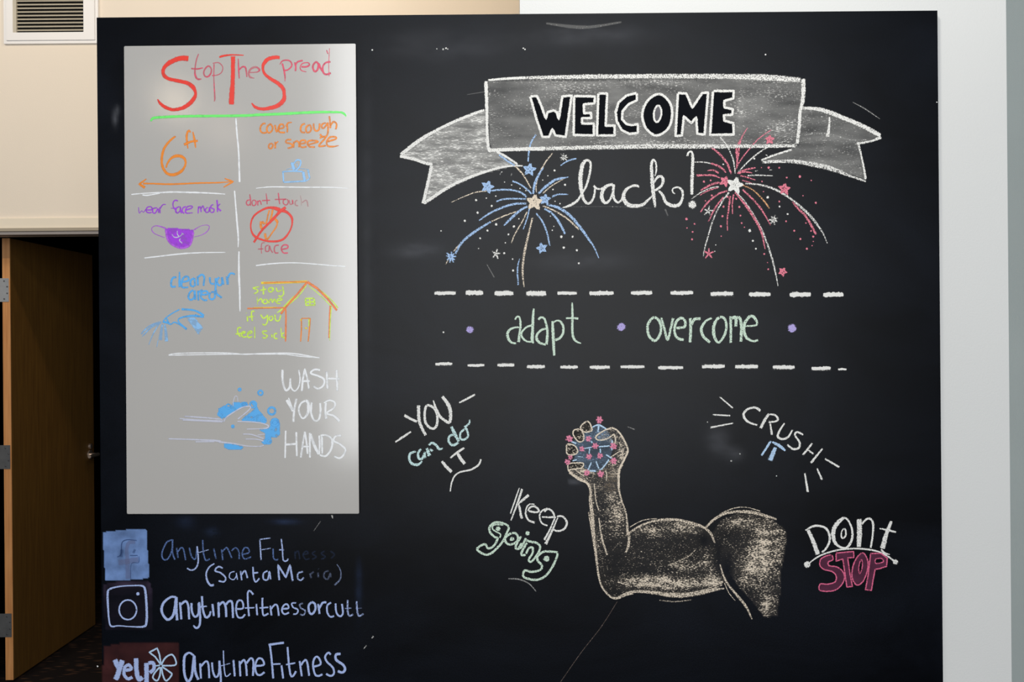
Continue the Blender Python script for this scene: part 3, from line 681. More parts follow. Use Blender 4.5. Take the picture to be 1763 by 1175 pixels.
cb('chalk_word', u, '1075,890,22 1020,855 970,900,28 965,1050 985,1140 1015,1165 1050,1100 1075,890 1085,1050 1120,1150;1140,970 1150,1140;1145,1010 1200,950 1230,980 1240,1135;1270,960 1280,1060 1310,1120 1345,1080 1350,940;1350,940 1365,1100 1360,1230 1310,1270;1395,830,14 1400,980 1420,1110 1475,1080;w10 d.6 1360,1000 1470,970', 22, 'b', .85, 'white chalk name, bottom row, first half', mat=CHALK_FINE)
cb('chalk_word', u2, '80,920 95,1110;150,930 160,1110;155,970 200,920 225,980 235,1105;230,960 280,900 310,940 305,1105;330,990 430,975 410,910 360,910 330,1000 350,1080 390,1095 440,1060;500,740 520,900 540,1135;w26 485,745 665,720;w18 530,970 625,965;635,980 655,1135;705,770 720,960 740,1090 765,1110 805,1050;w18 685,975 795,955;845,930 870,1110;860,980 910,920 935,960 955,1105;1000,1000 1085,970 1070,900 1030,885 1000,960 1020,1080 1060,1105 1110,1085;1205,860 1180,835 1140,880 1160,940 1230,1010 1240,1080 1200,1105 1150,1080;1320,850,30 1265,860 1270,920,30 1350,980 1370,1030 1340,1065 1285,1050', 23, 'b', .9, 'white chalk name, bottom row, second half', mat=CHALK_FINE)
# ------------------------------------------------------------------ banner with the word WELCOME
tl = (680, 170, 5.873); tm = (820, 110, 5.877); tn = (1100, 110, 5.877); tt = (1290, 160, 6.9125)
ban = Draw(0.0, 0).grid(PX, '838,138 920,134 1100,131 1300,133 1382,142 1377,200 1370,252 1100,254 845,260 840,200', 'W', .40, step=3,
      blobs=((870, 180, 25, 40, -.10), (1080, 142, 120, 6, .18), (960, 150, 60, 8, .1), (880, 240, 40, 12, .12), (1290, 190, 25, 50, .06), (1340, 220, 25, 10, .2), (1100, 245, 150, 5, .2), (1180, 150, 60, 8, -.05), (1220, 160, 80, 10, -.08), (1275, 190, 8, 30, .2), (940, 150, 80, 8, .08))
      ).build('banner_drawing', CHALK_FILL, chalkboard, 'grey rubbed chalk ribbon banner with white outline')
Draw(0.0, 0).grid(tl, '910,115 700,190 420,320 60,570 375,665 350,750 290,1050 500,920 850,760 1230,675 1010,530 940,490', 'W', .60, step=3,
      blobs=((770, 310, 40, 15, .12), (720, 265, 20, 12, .1), (745, 330, 12, 20, .12), (860, 275, 25, 6, -.15))).build('banner_tail', CHALK_SIDE, ban)
Draw(0.0, 0).grid(tt, '600,180 800,190 1100,290 1560,510 1450,575 1300,610 1380,1040 1000,900 600,820 160,815 500,660 590,620', 'W', .36, step=3,
      blobs=((1430, 240, 50, 5, .15), (1405, 280, 60, 10, .12), (1385, 200, 10, 25, .08), (1440, 300, 50, 8, .1))).build('banner_tail', CHALK_FILL, ban)
dr = Draw(0.0, 2)
dr.S(tl, '905,115,24 830,140,30 700,190 560,250 420,320 250,420,40 60,565,34;50,580,34 200,615,32 300,650 380,665,34;370,680,34 345,800 310,950 285,1060,36;290,1060,34 380,1000 500,920 650,840,32 850,760,30 1050,700,24 1180,680,18 1292,680,14;1030,535,26 1130,590,24 1240,665,20', 30, .92)
dr.S(tm, '98,175,34 105,400 110,700,28 125,860,34 150,885;120,165,20 300,150,26 500,140,28;140,875,36 400,865,38 700,858,40', 30, .95)
dr.S(tm, '500,140,28 800,135,40 1100,130,46 1400,128,46 1763,126,46;700,858,38 1000,850,42 1400,842,46 1763,835,50', 30, .74)
dr.S(tn, '70,124,46 600,125,50 1000,130,56 1300,140,68 1640,165,50;60,835,50 500,835,50 1000,835,40 1600,830,34', 50, .72)
dr.S(tn, '1665,150,44 1660,350,40 1630,500,34 1620,650,36 1600,810,34', 30, .86)
dr.S(tt, '640,180,34 800,190,44 950,230,56 1100,290,52 1250,350,52 1400,420,52 1560,510,50;1570,525,44 1450,575,24 1280,605,30;1300,610,26 1340,780,22 1375,960,26 1385,1030,26;d.7 1390,1055,20 1200,990,30 1000,910,56 800,860,60 500,815,46 150,825,34;140,805,24 300,740,24 510,675,26;955,285,20 950,400,28 935,500,44 935,525,50', 30, .84)
dr.S(tt, 'd.35 650,500,20 800,480,30 1000,500,20 1200,560,14 1400,560,10', 20, .5)
dr.build('outline', CHALK, ban, 'bright white chalk outline of the banner')
letters = [
    (tm, '545,330 615,325 660,430 705,555 720,490 780,470 815,490 835,560 870,330 965,320 940,500 905,740 800,725 770,660 735,740 670,740 610,560', None),
    (tm, '990,325 1200,330 1195,400 1090,410 1090,500 1160,495 1165,550 1070,550 1070,605 1190,605 1190,725 985,720', None),
    (tm, '1235,300 1325,300 1310,625 1400,625 1400,725 1220,725', None),
    (tm, '1625,295 1625,370 1540,410 1480,480 1475,560 1520,610 1570,620 1635,610 1635,700 1550,710 1470,670 1420,580 1410,490 1440,390 1520,320', None),
    (tn, '200,305 110,350 50,440 35,540 70,650 150,720 220,715 300,650 335,540 325,420 270,340', '190,420 155,480 155,560 185,590 220,540 225,460'),
    (tn, '395,295 480,300 540,445 640,295 700,290 665,715 590,710 580,540 530,600 455,530 435,725 370,730', None),
    (tn, '750,275 960,275 955,350 865,375 865,440 950,460 945,515 860,520 865,575 955,600 960,715 720,720', None)]
for tr_, s_, hole in letters:
    Draw(0.0, 1).poly(tr_, s_, 'N', 1.0).build('letter_face', CHALK_DARK, ban)
    lo = Draw(0.0, 2)
    if hole:
        Draw(0.0, 2).poly(tr_, hole, 'F', 1.0).build('letter_eye', CHALK_MILK, ban)
        lo.S(tr_, '@ ' + s_, 27, .95); lo.S(tr_, '@ ' + hole, 20, .95)
    else: lo.S(tr_, '@ L ' + s_, 26, .95)
    lo.build('letter_outline', CHALK, ban)
t = (950, 250, 6.53)
cb('chalk_word', t, '120,705,12 200,680,30 280,630,30 330,560,24 390,450,26 430,300,26 435,200,26 395,170,30 350,210,44 325,330,50 325,450,46 350,590,36 390,650,28 430,650,28 470,590,26 485,500,22 475,455,16;470,455,24 510,490,22 560,490,22 610,460,26;690,440,30 620,460,36 570,520,40 565,600,44 600,650,34 650,620,24 690,520,24 700,440,26;695,440,30 690,520 700,600,30 740,645,24 780,620,24 810,560;985,475,14 950,455,30 890,465,26 830,510,36 805,590,44 850,665,50 930,685,44 1020,670,36 1080,620,26 1130,570,16;1165,700,20 1150,600,40 1135,480,44 1125,330,40 1120,220,34 1140,165,28 1170,200,20 1175,280,20 1160,350,10;1150,420,20 1190,360,28 1235,355,30 1250,400,34 1230,460,30 1160,510,26;1200,510,24 1245,560,30 1280,640,36 1350,680,40 1430,670,40 1470,590,26 1465,510,26 1420,475,22 1370,485,18 1355,520,18 1385,550,14;1525,125,24 1535,85,22 1570,75,24 1585,130,32 1580,300,36 1575,450,38 1575,560,30;1580,670,92;d.25 w5 200,695 700,692 1120,710', 30, 'W', .88, 'white cursive chalk word back!')

# ------------------------------------------------------------------ fireworks
t = (750, 220, 5.873)
FW = Draw(0.0, 4).star(t, 1000, 752, 78, 'C', .1, True, d=1).build('firework_drawing', CHALK, chalkboard, 'blue and cream chalk firework with a cream star at its centre')
strokes('ray', FW, 0.0, 3, t, '1015,70 970,140 945,230 935,345,14;640,275,18 720,330,22 800,385,18;1095,400,10 1040,480,24 1000,580,26 985,670,20;1425,312,16 1340,335 1260,385,12;1345,500,10 1220,525,28 1120,590,26 1040,668,22;1340,675,12 1240,675,16 1175,700,20;775,540,18 850,570,16 920,620,18 970,670,16;920,700,22 860,655,20 760,630,18 650,628,18 520,645,16;915,722,16 780,718,18 680,725,18 612,748,16;920,768,20 800,772,22 680,805,22 540,870,20 440,940,14;930,795,20 850,840,24 760,920,26 690,990,14;560,950,20 400,1050,26 270,1155,26 200,1275,22;955,790,14 930,900,14 885,1030,10;1015,865,16 1080,950,18 1125,1060,18 1155,1195,14;1100,820,20 1180,870,22 1250,960,26 1310,1075,20;1120,775,22 1240,810,28 1360,890,30 1470,1020,28 1530,1105,24 1600,1205,18 1650,1320,8;850,1325,8 828,1425,16 835,1595,14', 18, 'B', .8, CHALK)
strokes('ray', FW, 0.0, 3, t, '790,375 880,470,16 965,615,12;1185,255,12 1110,350,14 1060,440,16 1020,560,10 1018,655,12;1300,515,10 1170,590,12 1085,665,14;520,640,12 400,655,12 280,700,10 155,757,6;830,845,12 700,890,14 560,950,14;925,850,14 870,960,12 800,1080,12 765,1170,10;980,910,18 950,1035,18 910,1205,26 885,1355,22 880,1485,20 895,1615,10;1085,790,16 1200,840,16 1330,920,18 1450,1030,16;280,1145,14 220,1205,14 180,1255,10;130,1330,12 100,1385,10', 16, 'C', .72, CHALK)
for (x_, y_, r_, ro) in ((950, 425, 62, .15), (525, 598, 60, .3), (1108, 725, 54, .1), (1075, 1220, 54, -.25)):
    Draw(0.0, 4).star(t, x_, y_, r_, 'B', ro, True, d=.9).build('star', CHALK, FW, 'blue chalk star')
Draw(0.0, 4).asterisk(t, 155, 1310, 56, 'B', 9, d=.95).build('star', CHALK, FW, 'blue chalk burst star')
Draw(0.0, 4).asterisk(t, 1295, 300, 42, 'W', 8, d=.7).build('star', CHALK, FW)
Draw(0.0, 4).asterisk(t, 610, 1275, 50, 'W', 5, .2, d=.9).build('star', CHALK, FW)
dots('spark_dot', FW, 0.0, 3, t, '697,550 768,580 853,615 912,637 410,733,24 512,713 607,692 568,792,22 425,860,24 295,942,22 55,1045 612,978,26 524,1040,22 450,1118,20 792,1000,24 843,922 737,1080,20 705,1165 1203,433,22 1135,487 1083,530,12 1308,577,22 1187,625,18 1208,745 1257,768 1272,1103,26 1385,1103,22 1180,1038 1195,998 1160,895 433,1222 693,1270,22 778,1330 783,1445,22 1295,1213,26 1427,1240,22 1448,1372,20', CHALK, c='W')
strokes('spark_dash', FW, 0.0, 3, t, '650,475 665,450 680,445;760,490 772,460', 9, 'W', .7, CHALK)
t = (1160, 220, 6.296)
FW = Draw(0.0, 4).star(t, 665, 622, 84, 'W', .25, True, d=1).build('firework_drawing', CHALK, chalkboard, 'pink and white chalk firework with a white star at its centre')
strokes('ray', FW, 0.0, 3, t, '370,190,20 430,230 510,300,24 580,390 612,470,20 625,505,12;800,0,8 745,90,16 705,180,34 690,260,50 690,330,26 680,440,10;1060,20,8 920,120,12 820,230,14 720,360,14 670,460,10;400,385,18 480,415,22 540,455,22 565,490,14;365,465,10 430,462,18 490,492,20;245,520,26 330,515,20 430,518,22 500,545,12;495,592,22 400,620,26 290,680,14;480,650,14 380,680,16 280,735,8;585,685,20 480,720,20 370,810,20 290,915,14;540,750,16 450,870,20 375,1020,12;610,740,24 595,880,20 580,1000,14 583,1120,10;650,720,18 635,820,16 638,940,10;660,700,18 740,790,24 820,900,28 890,1010,28 950,1133,24 990,1320,10;745,670,20 840,760,20 930,860,22 990,950,16 1050,1060,10;1285,800,20 1350,880,24 1430,960,26 1530,1133,26 1545,1160,14;690,495,16 780,455,20 880,435,14;700,500,14 770,480,16 850,490,12;720,520,16 800,540,16 890,568,8;740,570,12 850,600,8', 18, 'R', .72, CHALK)
strokes('ray', FW, 0.0, 3, t, '500,100,14 560,170 610,260,16 650,370 665,500,12;1200,148,6 1080,185,10 960,245,16 820,355,16 700,480,14;225,372,12 340,375,14 400,390;490,640,16 400,655,14 290,705,14 190,775,10;600,700,20 540,780 470,900,16 420,1020,16 385,1133,16 335,1310,14 320,1400,8;680,705,16 760,790 850,920,18 960,1120,18 1050,1370,20 1100,1560,18 1130,1720,8;775,605,20 900,615,20 1020,640,24 1140,690,26 1280,780,22 1400,880,28 1500,980,28 1610,1133,18 1665,1255,8;800,520,14 900,515,16 1080,522,8;cT 740,620,16 840,665,14 920,730,16 990,810,18 1040,880,14', 15, 'W', .68, CHALK)
for (x_, y_, r_, ro) in ((555, 580, 58, .4), (1040, 130, 50, 0), (1200, 665, 62, .1), (380, 1365, 56, .1), (1180, 1561, 48, .5)):
    (Draw(0.0, 4).star(t, x_, y_, r_, 'R', ro, True, d=.9) if y_ != 1365 else Draw(0.0, 4).asterisk(t, x_, y_, r_, 'R', 5, ro)).build('star', CHALK, FW, 'pink chalk star')
Draw(0.0, 4).asterisk(t, 375, 905, 52, 'W', 5, .2, d=.8).build('star', CHALK, FW)
Draw(0.0, 4).asterisk(t, 1080, 1000, 56, 'W', 7, .3, d=.75).build('star', CHALK, FW)
dots('spark_dot', FW, 0.0, 3, t, '327,585,26 400,572,20 412,735,22 342,793 540,857,24 580,750,24 676,770,22 711,860,24 527,960,24 722,953,22 737,1035,22 766,1080 512,1068,24 138,990,28 225,1043,20 143,1088 205,1130,20 198,1211,22 880,435 950,433 1028,433,26 1143,434,20 1225,540,20 1367,530,28 1490,572,14 957,583 973,693 1143,800,20 1401,738 1540,815,24 1217,1015,20 1432,1035 1305,1118,22 1373,1207,24 1443,1313,24 1500,1280 1512,1182,22 1512,1233 1488,1120,18 980,1370,20 1016,1463 1024,1535,20 515,1177', CHALK, c='R')
dots('spark_dot', FW, 0.0, 3, t, '537,398,18 1018,755,30 1147,855,20 1235,937,20 873,335,22 823,1117,34 857,1228,24 890,1313,20 455,1272,12 445,1340,12', CHALK)
strokes('spark_dash', FW, 0.0, 3, t, '880,472 912,466;1030,460 1066,457;992,294 1020,302', 9, 'W', .8, CHALK)

# ------------------------------------------------------------------ dashed lines, adapt . overcome
def dash(tr, x0, x1, yc, h):
    x0, x1, yc, h = tr[0] + x0 / tr[2], tr[0] + x1 / tr[2], tr[1] + yc / tr[2], h / tr[2]
    d_ = Draw(0.0, 1)
    n = 7; pts = []
    for k in range(n):
        f = k / (n - 1)
        pts.append((x0 + (x1 - x0) * f, yc + random.uniform(-.4, .4) - .3 * f, h * (0.78 if k in (0, n - 1) else random.uniform(.9, 1.1))))
    d_.ribbon(catmull(pts, False), COL['W'], 1.15, .6)
    if random.random() < .6:
        e = random.choice((-1, 1)) * h * .62
        d_.ribbon([(x0 - 1, yc + e, 1.4), ((x0 + x1) / 2, yc + e, 1.6), (x1 + 1, yc + e, 1.4)], COL['W'], .3)
    d_.build('dash', CHALK, chalkboard)
t = (740, 480, 4.897); t2 = (1090, 480, 4.639)
for q in ((38, 218, 123, 28), (302, 450, 120, 36), (545, 705, 125, 38), (812, 980, 125, 38), (1075, 1240, 124, 26), (1345, 1550, 124, 34), (1695, 1875, 121, 32),
          (46, 190, 720, 23), (318, 460, 733, 23), (570, 712, 730, 26), (818, 970, 743, 26), (1100, 1248, 748, 27), (1348, 1518, 748, 27), (1607, 1810, 745, 23)): dash(t, *q)
for q in ((298, 480, 115, 28), (618, 800, 122, 32), (925, 1098, 126, 32), (1250, 1420, 128, 34), (1518, 1680, 128, 34),
          (200, 400, 713, 25), (550, 732, 702, 28), (815, 998, 703, 28), (1115, 1290, 708, 28), (1425, 1578, 717, 26), (1637, 1705, 725, 16)): dash(t2, *q)
for tr_, x_, y_, w_ in ((t, 338, 432, 62), (t, 1615, 408, 70), (t2, 1270, 396, 70)):
    Draw(0.0, 1).dot(tr_[0] + x_ / tr_[2], tr_[1] + y_ / tr_[2], w_ / 2 / tr_[2], 'P', .95).build('chalk_dot', CHALK, chalkboard, 'lilac chalk dot')
t3 = (860, 510, 10.68)
cb('chalk_word', t3, '285,440,36 310,390,34 350,375,34 380,440,38 385,560,42 365,700,38 345,850,44;370,575,28 280,580,34 190,620,44 145,700,48 170,800,50 230,860,42 310,870,34;380,640,16 370,850,18;630,230,34 615,400,50 610,600,56 600,800,60 625,870,36;600,540,38 500,570,36 420,650,38 400,720,38 450,800,38 520,840,34 600,835,30;715,435,46 760,395,42 820,410,42 860,520,42 880,650,46 875,800,52 860,890,48;860,600,42 780,620,40 700,690,44 680,780,52 740,860,48 850,895,38;975,460,46 980,600,56 990,800,56 1000,1000,50 1005,1100,42;1000,480,30 1070,450,34 1140,490,42 1175,590,44 1160,700,46 1100,780,46 1020,810,46;1335,120,24 1340,250,40 1340,450,44 1340,650,44 1360,770,44 1420,840,38 1500,870,20;1220,410,34 1330,405,34 1450,415,42', 44, 'G', .92, 'pale green chalk word adapt')
cb('chalk_word', t2, '@ 170,310 125,350 115,410 135,470 180,495 220,430 215,350;225,310,14 250,400,20 275,490,20 300,400,20 320,315,20;345,395 410,385 415,340 385,315 345,345 330,420 355,475 405,490;455,315 460,400,24 455,510,22;465,370 490,325,24 540,320;630,315,18 580,340 545,400,24 560,460,24 615,510,22;@ 690,310 650,360,26 645,450,26 680,510,20 725,460 745,390 730,320;778,300,20 780,400,22 780,515,20;785,320,24 820,310,26 820,385;830,310,20 855,320,24 865,400 862,505;895,380,14 985,370,16 975,320,24 940,300 900,340 885,400,24 905,470 960,500,18 1000,490', 22, 'G', .85, 'pale green chalk word overcome')

# ------------------------------------------------------------------ slogans
t = (670, 670, 6.183)
cb('chalk_word', t, '65,568,16 150,510,24 233,455,18;160,280,30 230,320,28 300,350;312,175,38 318,320,34 340,400,32 390,495,30;@ 405,175 380,240 385,350 430,410 480,420 510,370 510,270 470,200;470,120,12 495,200,26 540,290,28 590,335,30 640,355,34 655,280,36 635,180,40 565,80,34;745,148,16 830,105,24 915,60,20', 27, 'W', .92, 'white chalk word YOU')
cb('chalk_word', t, '285,665,22 225,690,28 215,750,28 250,800,30 310,805,28 350,770,16;340,640 310,680 315,740,28 350,745 375,690;375,670 385,740;400,630,28 430,715,44;420,600,24 460,575,28 510,610 530,640 575,635,14;430,640 465,665;660,400,34 700,480 740,560,28;700,490,24 645,500 635,560,28 680,600 740,570;800,430 760,470,24 760,530 800,540 840,500 820,420 800,430;800,410 850,370,22 855,325,14', 25, 'A', .85, 'pale green chalk words can do')
cb('chalk_word', t, '560,770,26 610,830,34 665,885,36;650,738,16 720,680,26 800,628,20;725,680,32 760,740,36 805,800,34;978,748,18 950,810,22 870,860,20 760,885,18 700,925,18 665,1000,16 650,1093,12', 27, 'W', .95, 'white chalk word IT over a curved stroke')
t = (810, 830, 6.183)
cb('chalk_word', t, '520,65,10 480,180,16 425,340,14;550,75,24 510,200,22 430,415,14;620,140,30 550,200,26 505,240,14;515,240,22 545,395,28;685,240,10 630,240,16 595,280 590,350,22 620,410 685,435,24;620,310,22 690,325 730,310 690,265 640,270 610,310,16;820,280,12 760,310,16 735,370,18 760,440 820,468,18;760,375,16 880,375,22 880,330 830,290 780,320;905,370,18 850,500 785,620,24;930,380,14 870,520,22 800,665,32;920,370,20 980,370 1025,430,24 1000,500 930,525,20 870,505', 19, 'W', .88, 'white chalk word Keep')
dr = Draw(0.0, 1).S(t, '@ 405,480 340,440 260,435 205,480 210,540 260,590 290,600 250,680 190,710 150,665 70,715 130,765 190,775 260,730 340,640 380,560;w16 350,460 250,460 235,500 270,530 320,560 310,600;@ 435,550 375,590 375,640 420,670 490,640 505,590 480,550;@ w18 445,590 425,620 460,615;540,580 480,690 510,715 545,650;590,600 545,690 520,715;600,650,26 550,740 545,780 590,780;590,620,26 640,640 700,650 740,690,24 720,760 650,850 620,830 660,760 660,700 620,710 590,770;@ 925,760 860,745 780,745 720,790 715,840 760,890 740,940 650,960 580,945 560,1000 600,1030 700,1045 790,1010 850,940 900,850', 25, .85, 'G')
dr.D(t, '295,500,50 608,548,48 810,820,66', c='G', d=.9)
dr.build('chalk_word', CHALK, chalkboard, 'pale green outlined chalk word going')
t = (1210, 670, 6.184)
cb('chalk_word', t, '180,85,14 320,205,18;105,275,16 295,285,16;80,412,20 325,365,14;615,235,28 560,200,26 480,215,24 435,265,26 450,320,28 500,360,24 580,385,18;705,265,24 660,330,32 615,420,30;705,270,18 770,280,22 800,325,24 760,350,20 700,350;715,350,18 735,490,24;870,365,18 815,450,22 800,510,26 850,535,24 910,510,22 955,435,18;1070,490,18 1010,460,22 980,490,20 1030,570,24 1020,630,24 960,640,24 900,595,22;1165,580,20 1065,705,24;1275,635,18 1150,790,26;1120,650 1180,695;1300,745,20 1455,835,22;1215,845,16 1270,970,24;1085,895,18 1118,1100,26', 18, 'W', .88, 'white chalk word CRUSH with short accent lines')
cb('chalk_word', t, '725,555,24 625,710,24;740,565,20 820,610,36 880,660,20;775,620,38 715,765,56', 24, 'I', .9, 'pale blue chalk word IT')
t = (1370, 880, 7.832)
cb('chalk_word', t, '165,260,48 230,400,56 300,590,62;130,265,20 230,210,30 320,205,32 410,240,32 455,330,32 450,430,32 400,520,28 350,560,24;650,90,36 580,150,56 520,230,58 505,330,56 530,430,44 600,490,32 680,500,32 740,430,36 765,330,32 750,220,28 700,120,26 650,90;@ 650,240,18 620,280 615,350,24 640,370 675,330 670,260;855,110,66 860,300,70 850,490,58;890,180,26 960,110,30 1020,120,30 1045,200,30 1035,350,26 1010,500,28;1290,140,38 1220,320,56 1170,510,70;1130,240,16 1240,260,28 1355,290,24;1150,520,26 1200,570,26 1270,590,10;170,715,18 300,620,22 450,560,22 600,525,22 800,510,22 1000,525,24 1150,565,22 1250,620,24 1340,690,24;155,725,92;1345,690,72', 30, 'W', .88, 'white chalk word DONT above an arc')
dr = Draw(0.0, 1); do = Draw(0.0, 2)
for s_, h_ in (('485,600 500,660 440,690 450,740 560,760 640,830 655,920 600,1020 500,1080 330,1075 330,990 430,990 530,960 545,880 490,820 380,790 325,730 340,650 410,610', None),
               ('545,570 780,550 785,630 700,635 730,850 765,1020 690,1030 660,820 635,650 545,680', None),
               ('890,570 820,640 770,760 760,900 820,1000 900,960 960,830 975,700 940,600', '880,660 850,760 860,850 890,790 900,700'),
               ('1010,575 1150,575 1235,640 1225,750 1130,780 1070,790 1040,950 1020,1075 940,1065 980,850', '1080,650 1160,645 1180,690 1080,710')):
    hs = [Draw(0).pts(t, h_)] if h_ else []
    dr.grid(t, s_, 'M', .74, step=1.3, holes=hs)
    do.S(t, '@ ' + ('L ' if s_[0] in '51' else '') + s_, 18, .85, 'K')
    if h_: do.S(t, '@ ' + h_, 15, .75, 'K')
stp = dr.build('chalk_word', CHALK_MILK, chalkboard, 'dull pink chalk block word STOP')
do.build('outline', CHALK, stp, 'bright pink chalk outline')

# ------------------------------------------------------------------ flexed arm holding a spiky ball
t = (980, 800, 4.896); t2 = (1060, 860, 5.341); th = (960, 710, 9.036)
arm = Draw(0.0, 0).grid(PX, '1013,815 1060,800 1068,812 1065,840 1075,875 1080,920 1097,909 1116,900 1140,896 1187,900 1210,908 1225,922 1240,897 1270,884 1300,884 1330,895 1352,912 1355,925 1350,960 1344,985 1344,1020 1338,1062 1315,1063 1290,1030 1272,1012 1258,990 1245,1008 1190,1022 1150,1022 1095,1018 1055,1030 1038,1018 1028,975 1020,900 1015,850', 'C', .17, step=2.5,
    blobs=((1062, 885, 16, 38, .26), (1052, 830, 14, 34, .20), (1030, 930, 10, 34, .14), (1020, 880, 5, 50, .15), (1120, 915, 35, 9, .26), (1185, 910, 28, 8, .28), (1165, 903, 40, 6, .15), (1178, 975, 28, 10, .28),
           (1215, 962, 10, 20, .22), (1160, 1006, 80, 12, .34), (1110, 998, 40, 8, .2), (1230, 1000, 15, 16, .25), (1318, 945, 26, 55, .34), (1322, 1045, 14, 24, .28), (1270, 900, 35, 10, .26), (1290, 980, 25, 30, .24), (1345, 930, 8, 60, .1),
           (1212, 932, 9, 12, -.2), (1252, 985, 10, 24, -.22), (1237, 955, 6, 30, -.12), (1100, 950, 60, 12, .03), (1060, 960, 14, 30, -.08))
    ).build('arm_drawing', CHALK_GRAIN, chalkboard, 'cream chalk drawing of a flexed muscular arm')
Draw(0.0, 0).grid(th, '170,810 170,900 330,1040 480,1140 500,1240 960,1240 955,930 1090,620 1010,390 840,240 590,390 700,435 870,500 860,680 800,750 600,930 400,870', 'C', .34, step=1.5,
    blobs=((1069, 785, 4, 20, .15), (1058, 775, 6, 12, -.15), (1010, 812, 10, 4, .2), (1055, 815, 8, 12, .15))).build('hand_drawing', CHALK_GRAIN, arm)
ao = Draw(0.0, 1)
ao.S(t, '0,65,26 80,120,24 150,155,24 180,220,24 178,300,26 195,450,34 205,600,32 225,760,22 245,920,18 275,1030,16 340,1110,18 400,1130,22 470,1105,18 540,1085,20;162,400,10 190,560,12 205,650;210,160,10 225,300 250,390,10;250,450,10 275,620,16 320,765,14;445,0,26 420,60,24 415,180,20 440,300,14 475,400,14 488,500,18 495,600,26;505,600,24 500,680,24 475,745,14;d.4 w8 310,430 360,395 430,370;d.3 w8 360,730 430,650', 16, .70, 'C')
ao.S(t2, '105,325,18 200,260,20 300,215,20 430,190,24 560,190,26 680,215,26 790,250,24 870,310,24 910,400,14;125,260,7 250,195,9 380,178,7;825,265,20 900,190,24 1000,135,24 1120,115,26 1250,120,32 1350,145,28 1480,185,16;950,140,8 1080,85,9 1200,75,8 1330,110,8;960,600,12 985,690,16 1030,780,20 1120,890,24 1200,990,22 1255,1108,10;0,915,14 100,865,20 200,850,26 350,860,32 500,880,44 650,880,48 800,855,44 900,835,32 1000,820,14;d.5 400,930,8 550,942,12 700,925,8;15,760,12 150,805,9;160,800,8 400,800,9 520,820;800,840,9 990,765,8;820,850,8 980,790;1000,770,8 1040,860 1100,935,6;d.55 740,460,8 660,530,14 480,610,12', 16, .68, 'C')
ao.S(th, '835,245,26 740,280,24 640,340 590,390 620,430,22 700,435,22 800,400,20 870,340,20;840,240,30 930,290,28 1010,390,28 1080,540,28 1090,620,30 1040,730,32 980,850,32 955,930,32 955,1175,26;875,335,20 900,420,24 890,490,22;970,605,12 860,680,18 830,700;745,910,18 765,980,18 755,1075,14;170,900,28 200,950,26 330,1050,28 430,1090,28 480,1140,24 500,1175;210,900,12 280,900 420,1010,10', 20, .9, 'C')
ao.build('outline', CHALK, arm, 'cream chalk outline of the arm and fist')
ball = Draw(0.0, 1).grid(th, '545,240 640,210 760,260 850,420 850,600 800,750 680,880 580,940 480,910 400,850 250,740 300,600 230,470 420,330', 'V', .50, step=1.5, blobs=((1000, 790, 12, 8, .15), (1000, 768, 10, 8, .12), (1030, 745, 14, 8, .12), (1018, 775, 12, 10, -.15))).build('ball_drawing', CHALK_FILL, chalkboard, 'blue chalk spiky ball gripped by the fist')
Draw(0.0, 2).S(th, '540,235 640,200,28 760,265,22;640,190,34 630,310,20;850,430,26 845,600,26;800,740,26 700,870,22 650,900;500,915,30 600,915,30;595,760,20 640,880,26;525,780,18 475,900,30;230,760,22 300,740;200,450,22 290,490,28;510,440,26 540,480;540,545,20 400,570,14;500,560,20 490,650,20;640,540,20 820,525,24;665,560,22 665,650,22;750,660,22 860,730,24;400,590,10 430,620,10;300,690,10 400,700', 22, .9, 'L').build('spikes', CHALK, ball, 'pale blue chalk spikes')
fg = Draw(0.0, 2)
for s_ in ('450,145,24 370,210 360,260 420,310,24 530,290,24 520,220 500,170', '340,265 260,280 240,330 270,400 330,460 390,450 410,400 390,310', '150,500 140,570 150,650 230,670 310,630 300,570 250,515', '170,810 170,900 230,890 370,870 400,800 300,790'):
    pl = ' '.join(','.join(q.split(',')[:2]) for q in s_.split())
    Draw(0.0, 1).poly(th, pl, 'N', 1).build('finger', CHALK_DARK, arm)
    Draw(0.0, 2).poly(th, pl, 'C', .30).build('finger_shading', CHALK_GRAIN, arm)
    fg.S(th, '@ ' + s_, 22, .88, 'C')
fg.build('finger_outlines', CHALK, arm)
for x_, y_, w_ in ((650, 125, 52), (180, 415, 52), (480, 415, 44), (585, 530, 46), (380, 575, 42), (870, 530, 50), (490, 695, 46), (655, 680, 42), (200, 700, 36), (155, 775, 50), (870, 755, 52), (460, 945, 48), (670, 965, 52)):
    Draw(0.0, 3).asterisk(th, x_, y_, w_ * 1.1, 'S', 6, random.random(), w=w_ / 9.036 * .72, d=.95).build('knob', CHALK, ball, 'pink chalk knob')

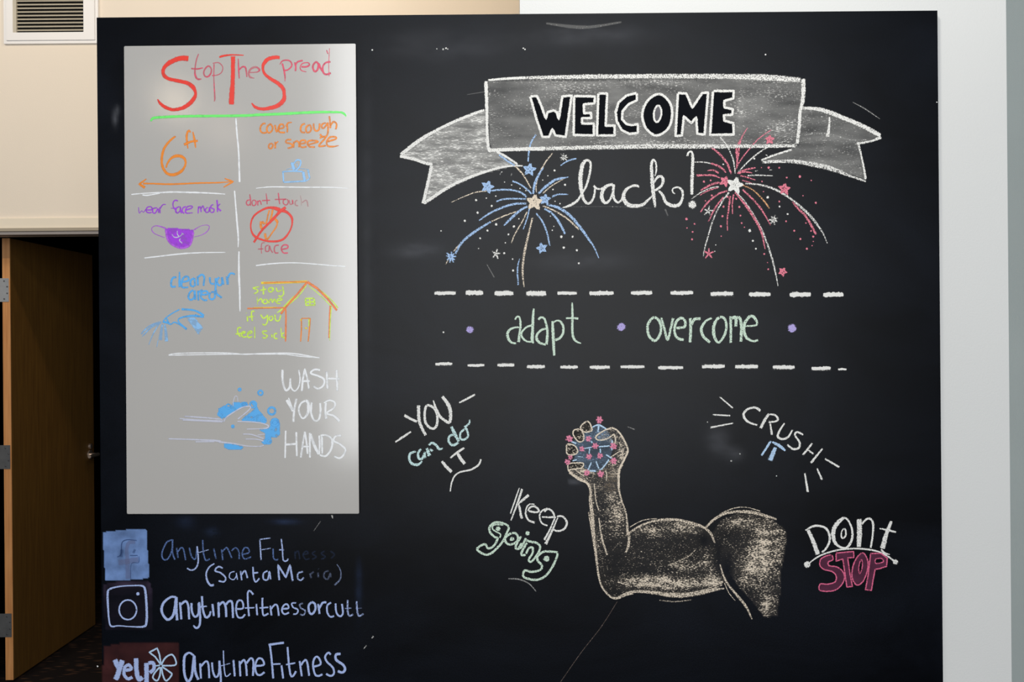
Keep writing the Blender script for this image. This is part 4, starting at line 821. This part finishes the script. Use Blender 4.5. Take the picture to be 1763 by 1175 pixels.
# ------------------------------------------------------------------ scratches, specks and half wiped marks
strokes('scratch', chalkboard, 0.0, 0, PX, 'cz d.5 1063,1036,1.2 1035,1080,1.2 1000,1125,1.1 963,1178,1;d.35 1468,176,1 1490,188,2 1515,205,1;d.4 875,997,1.5 893,998,2.4 910,1005,2 923,1019,1.4;d.18 940,40,3 985,46,6 1020,46,5 1070,38,3;d.2 804,163,1 835,158,1.6;d.3 838,455,1 851,478,2;d.35 1080,735,1 1093,740,2;d.25 540,915,1 552,898,1.5;d.55 571,887,3 573,893,2;d.5 626,1118,1 631,1112,2;d.5 640,1100,1.5 643,1096,2.5;d.2 1145,360,3 1150,372,2', 1.5, 'W', .3, CHALK_FINE)
dots('speck', chalkboard, 0.0, 0, PX, '641,86,3 752,84,2 763,85,3 768,83,3 771,84.5,2 901,83,2.6 904,85,2.6 1318,94,3 763.5,572.5,3 1613,176,2 1259,794,3 1274,782,2.6 1218,727,2 168,1148,3 1337,820,2', CHALK)
for pl, col, d_, bl in (
        ('640,400 780,395 790,450 640,460', 'q', 0.0, ((715, 430, 34, 12, .16),)),
        ('640,30 1200,28 1200,140 640,140', 'q', 0.0, ((1000, 60, 100, 16, .07), (760, 80, 90, 25, .05))),
        ('900,420 1120,420 1120,480 900,480', 'q', 0.0, ((1000, 450, 70, 14, .08),)),
        ('1200,700 1300,700 1300,820 1200,820', 'q', 0.0, ((1235, 760, 18, 26, .10), (1262, 782, 16, 12, .10))),
        ('610,60 650,60 650,900 610,900', 'q', 0.0, ((632, 400, 8, 260, .035),)),
        ('370,870 600,870 600,930 370,930', 'd', 0.0, ((492, 899, 20, 4, .16),)),
        ('290,880 400,880 400,930 290,930', 'd', 0.0, ((320, 900, 14, 9, .07), (365, 915, 10, 8, .06))),
        ('600,960 640,960 640,1100 600,1100', 'd', 0.0, ((618, 1010, 5, 40, .07),)),
        ('190,150 213,150 213,240 190,240', 'q', 0.0, ((198, 203, 4, 12, .22), (203, 190, 3, 8, .12))),
        ('980,820 1040,820 1040,850 980,850', 'q', 0.0, ((985, 830, 14, 4, .16),))):
    Draw(0.0, 0).grid(PX, pl, col, d_, step=4, blobs=bl).build('smudge', CHALK_SMEAR, chalkboard)
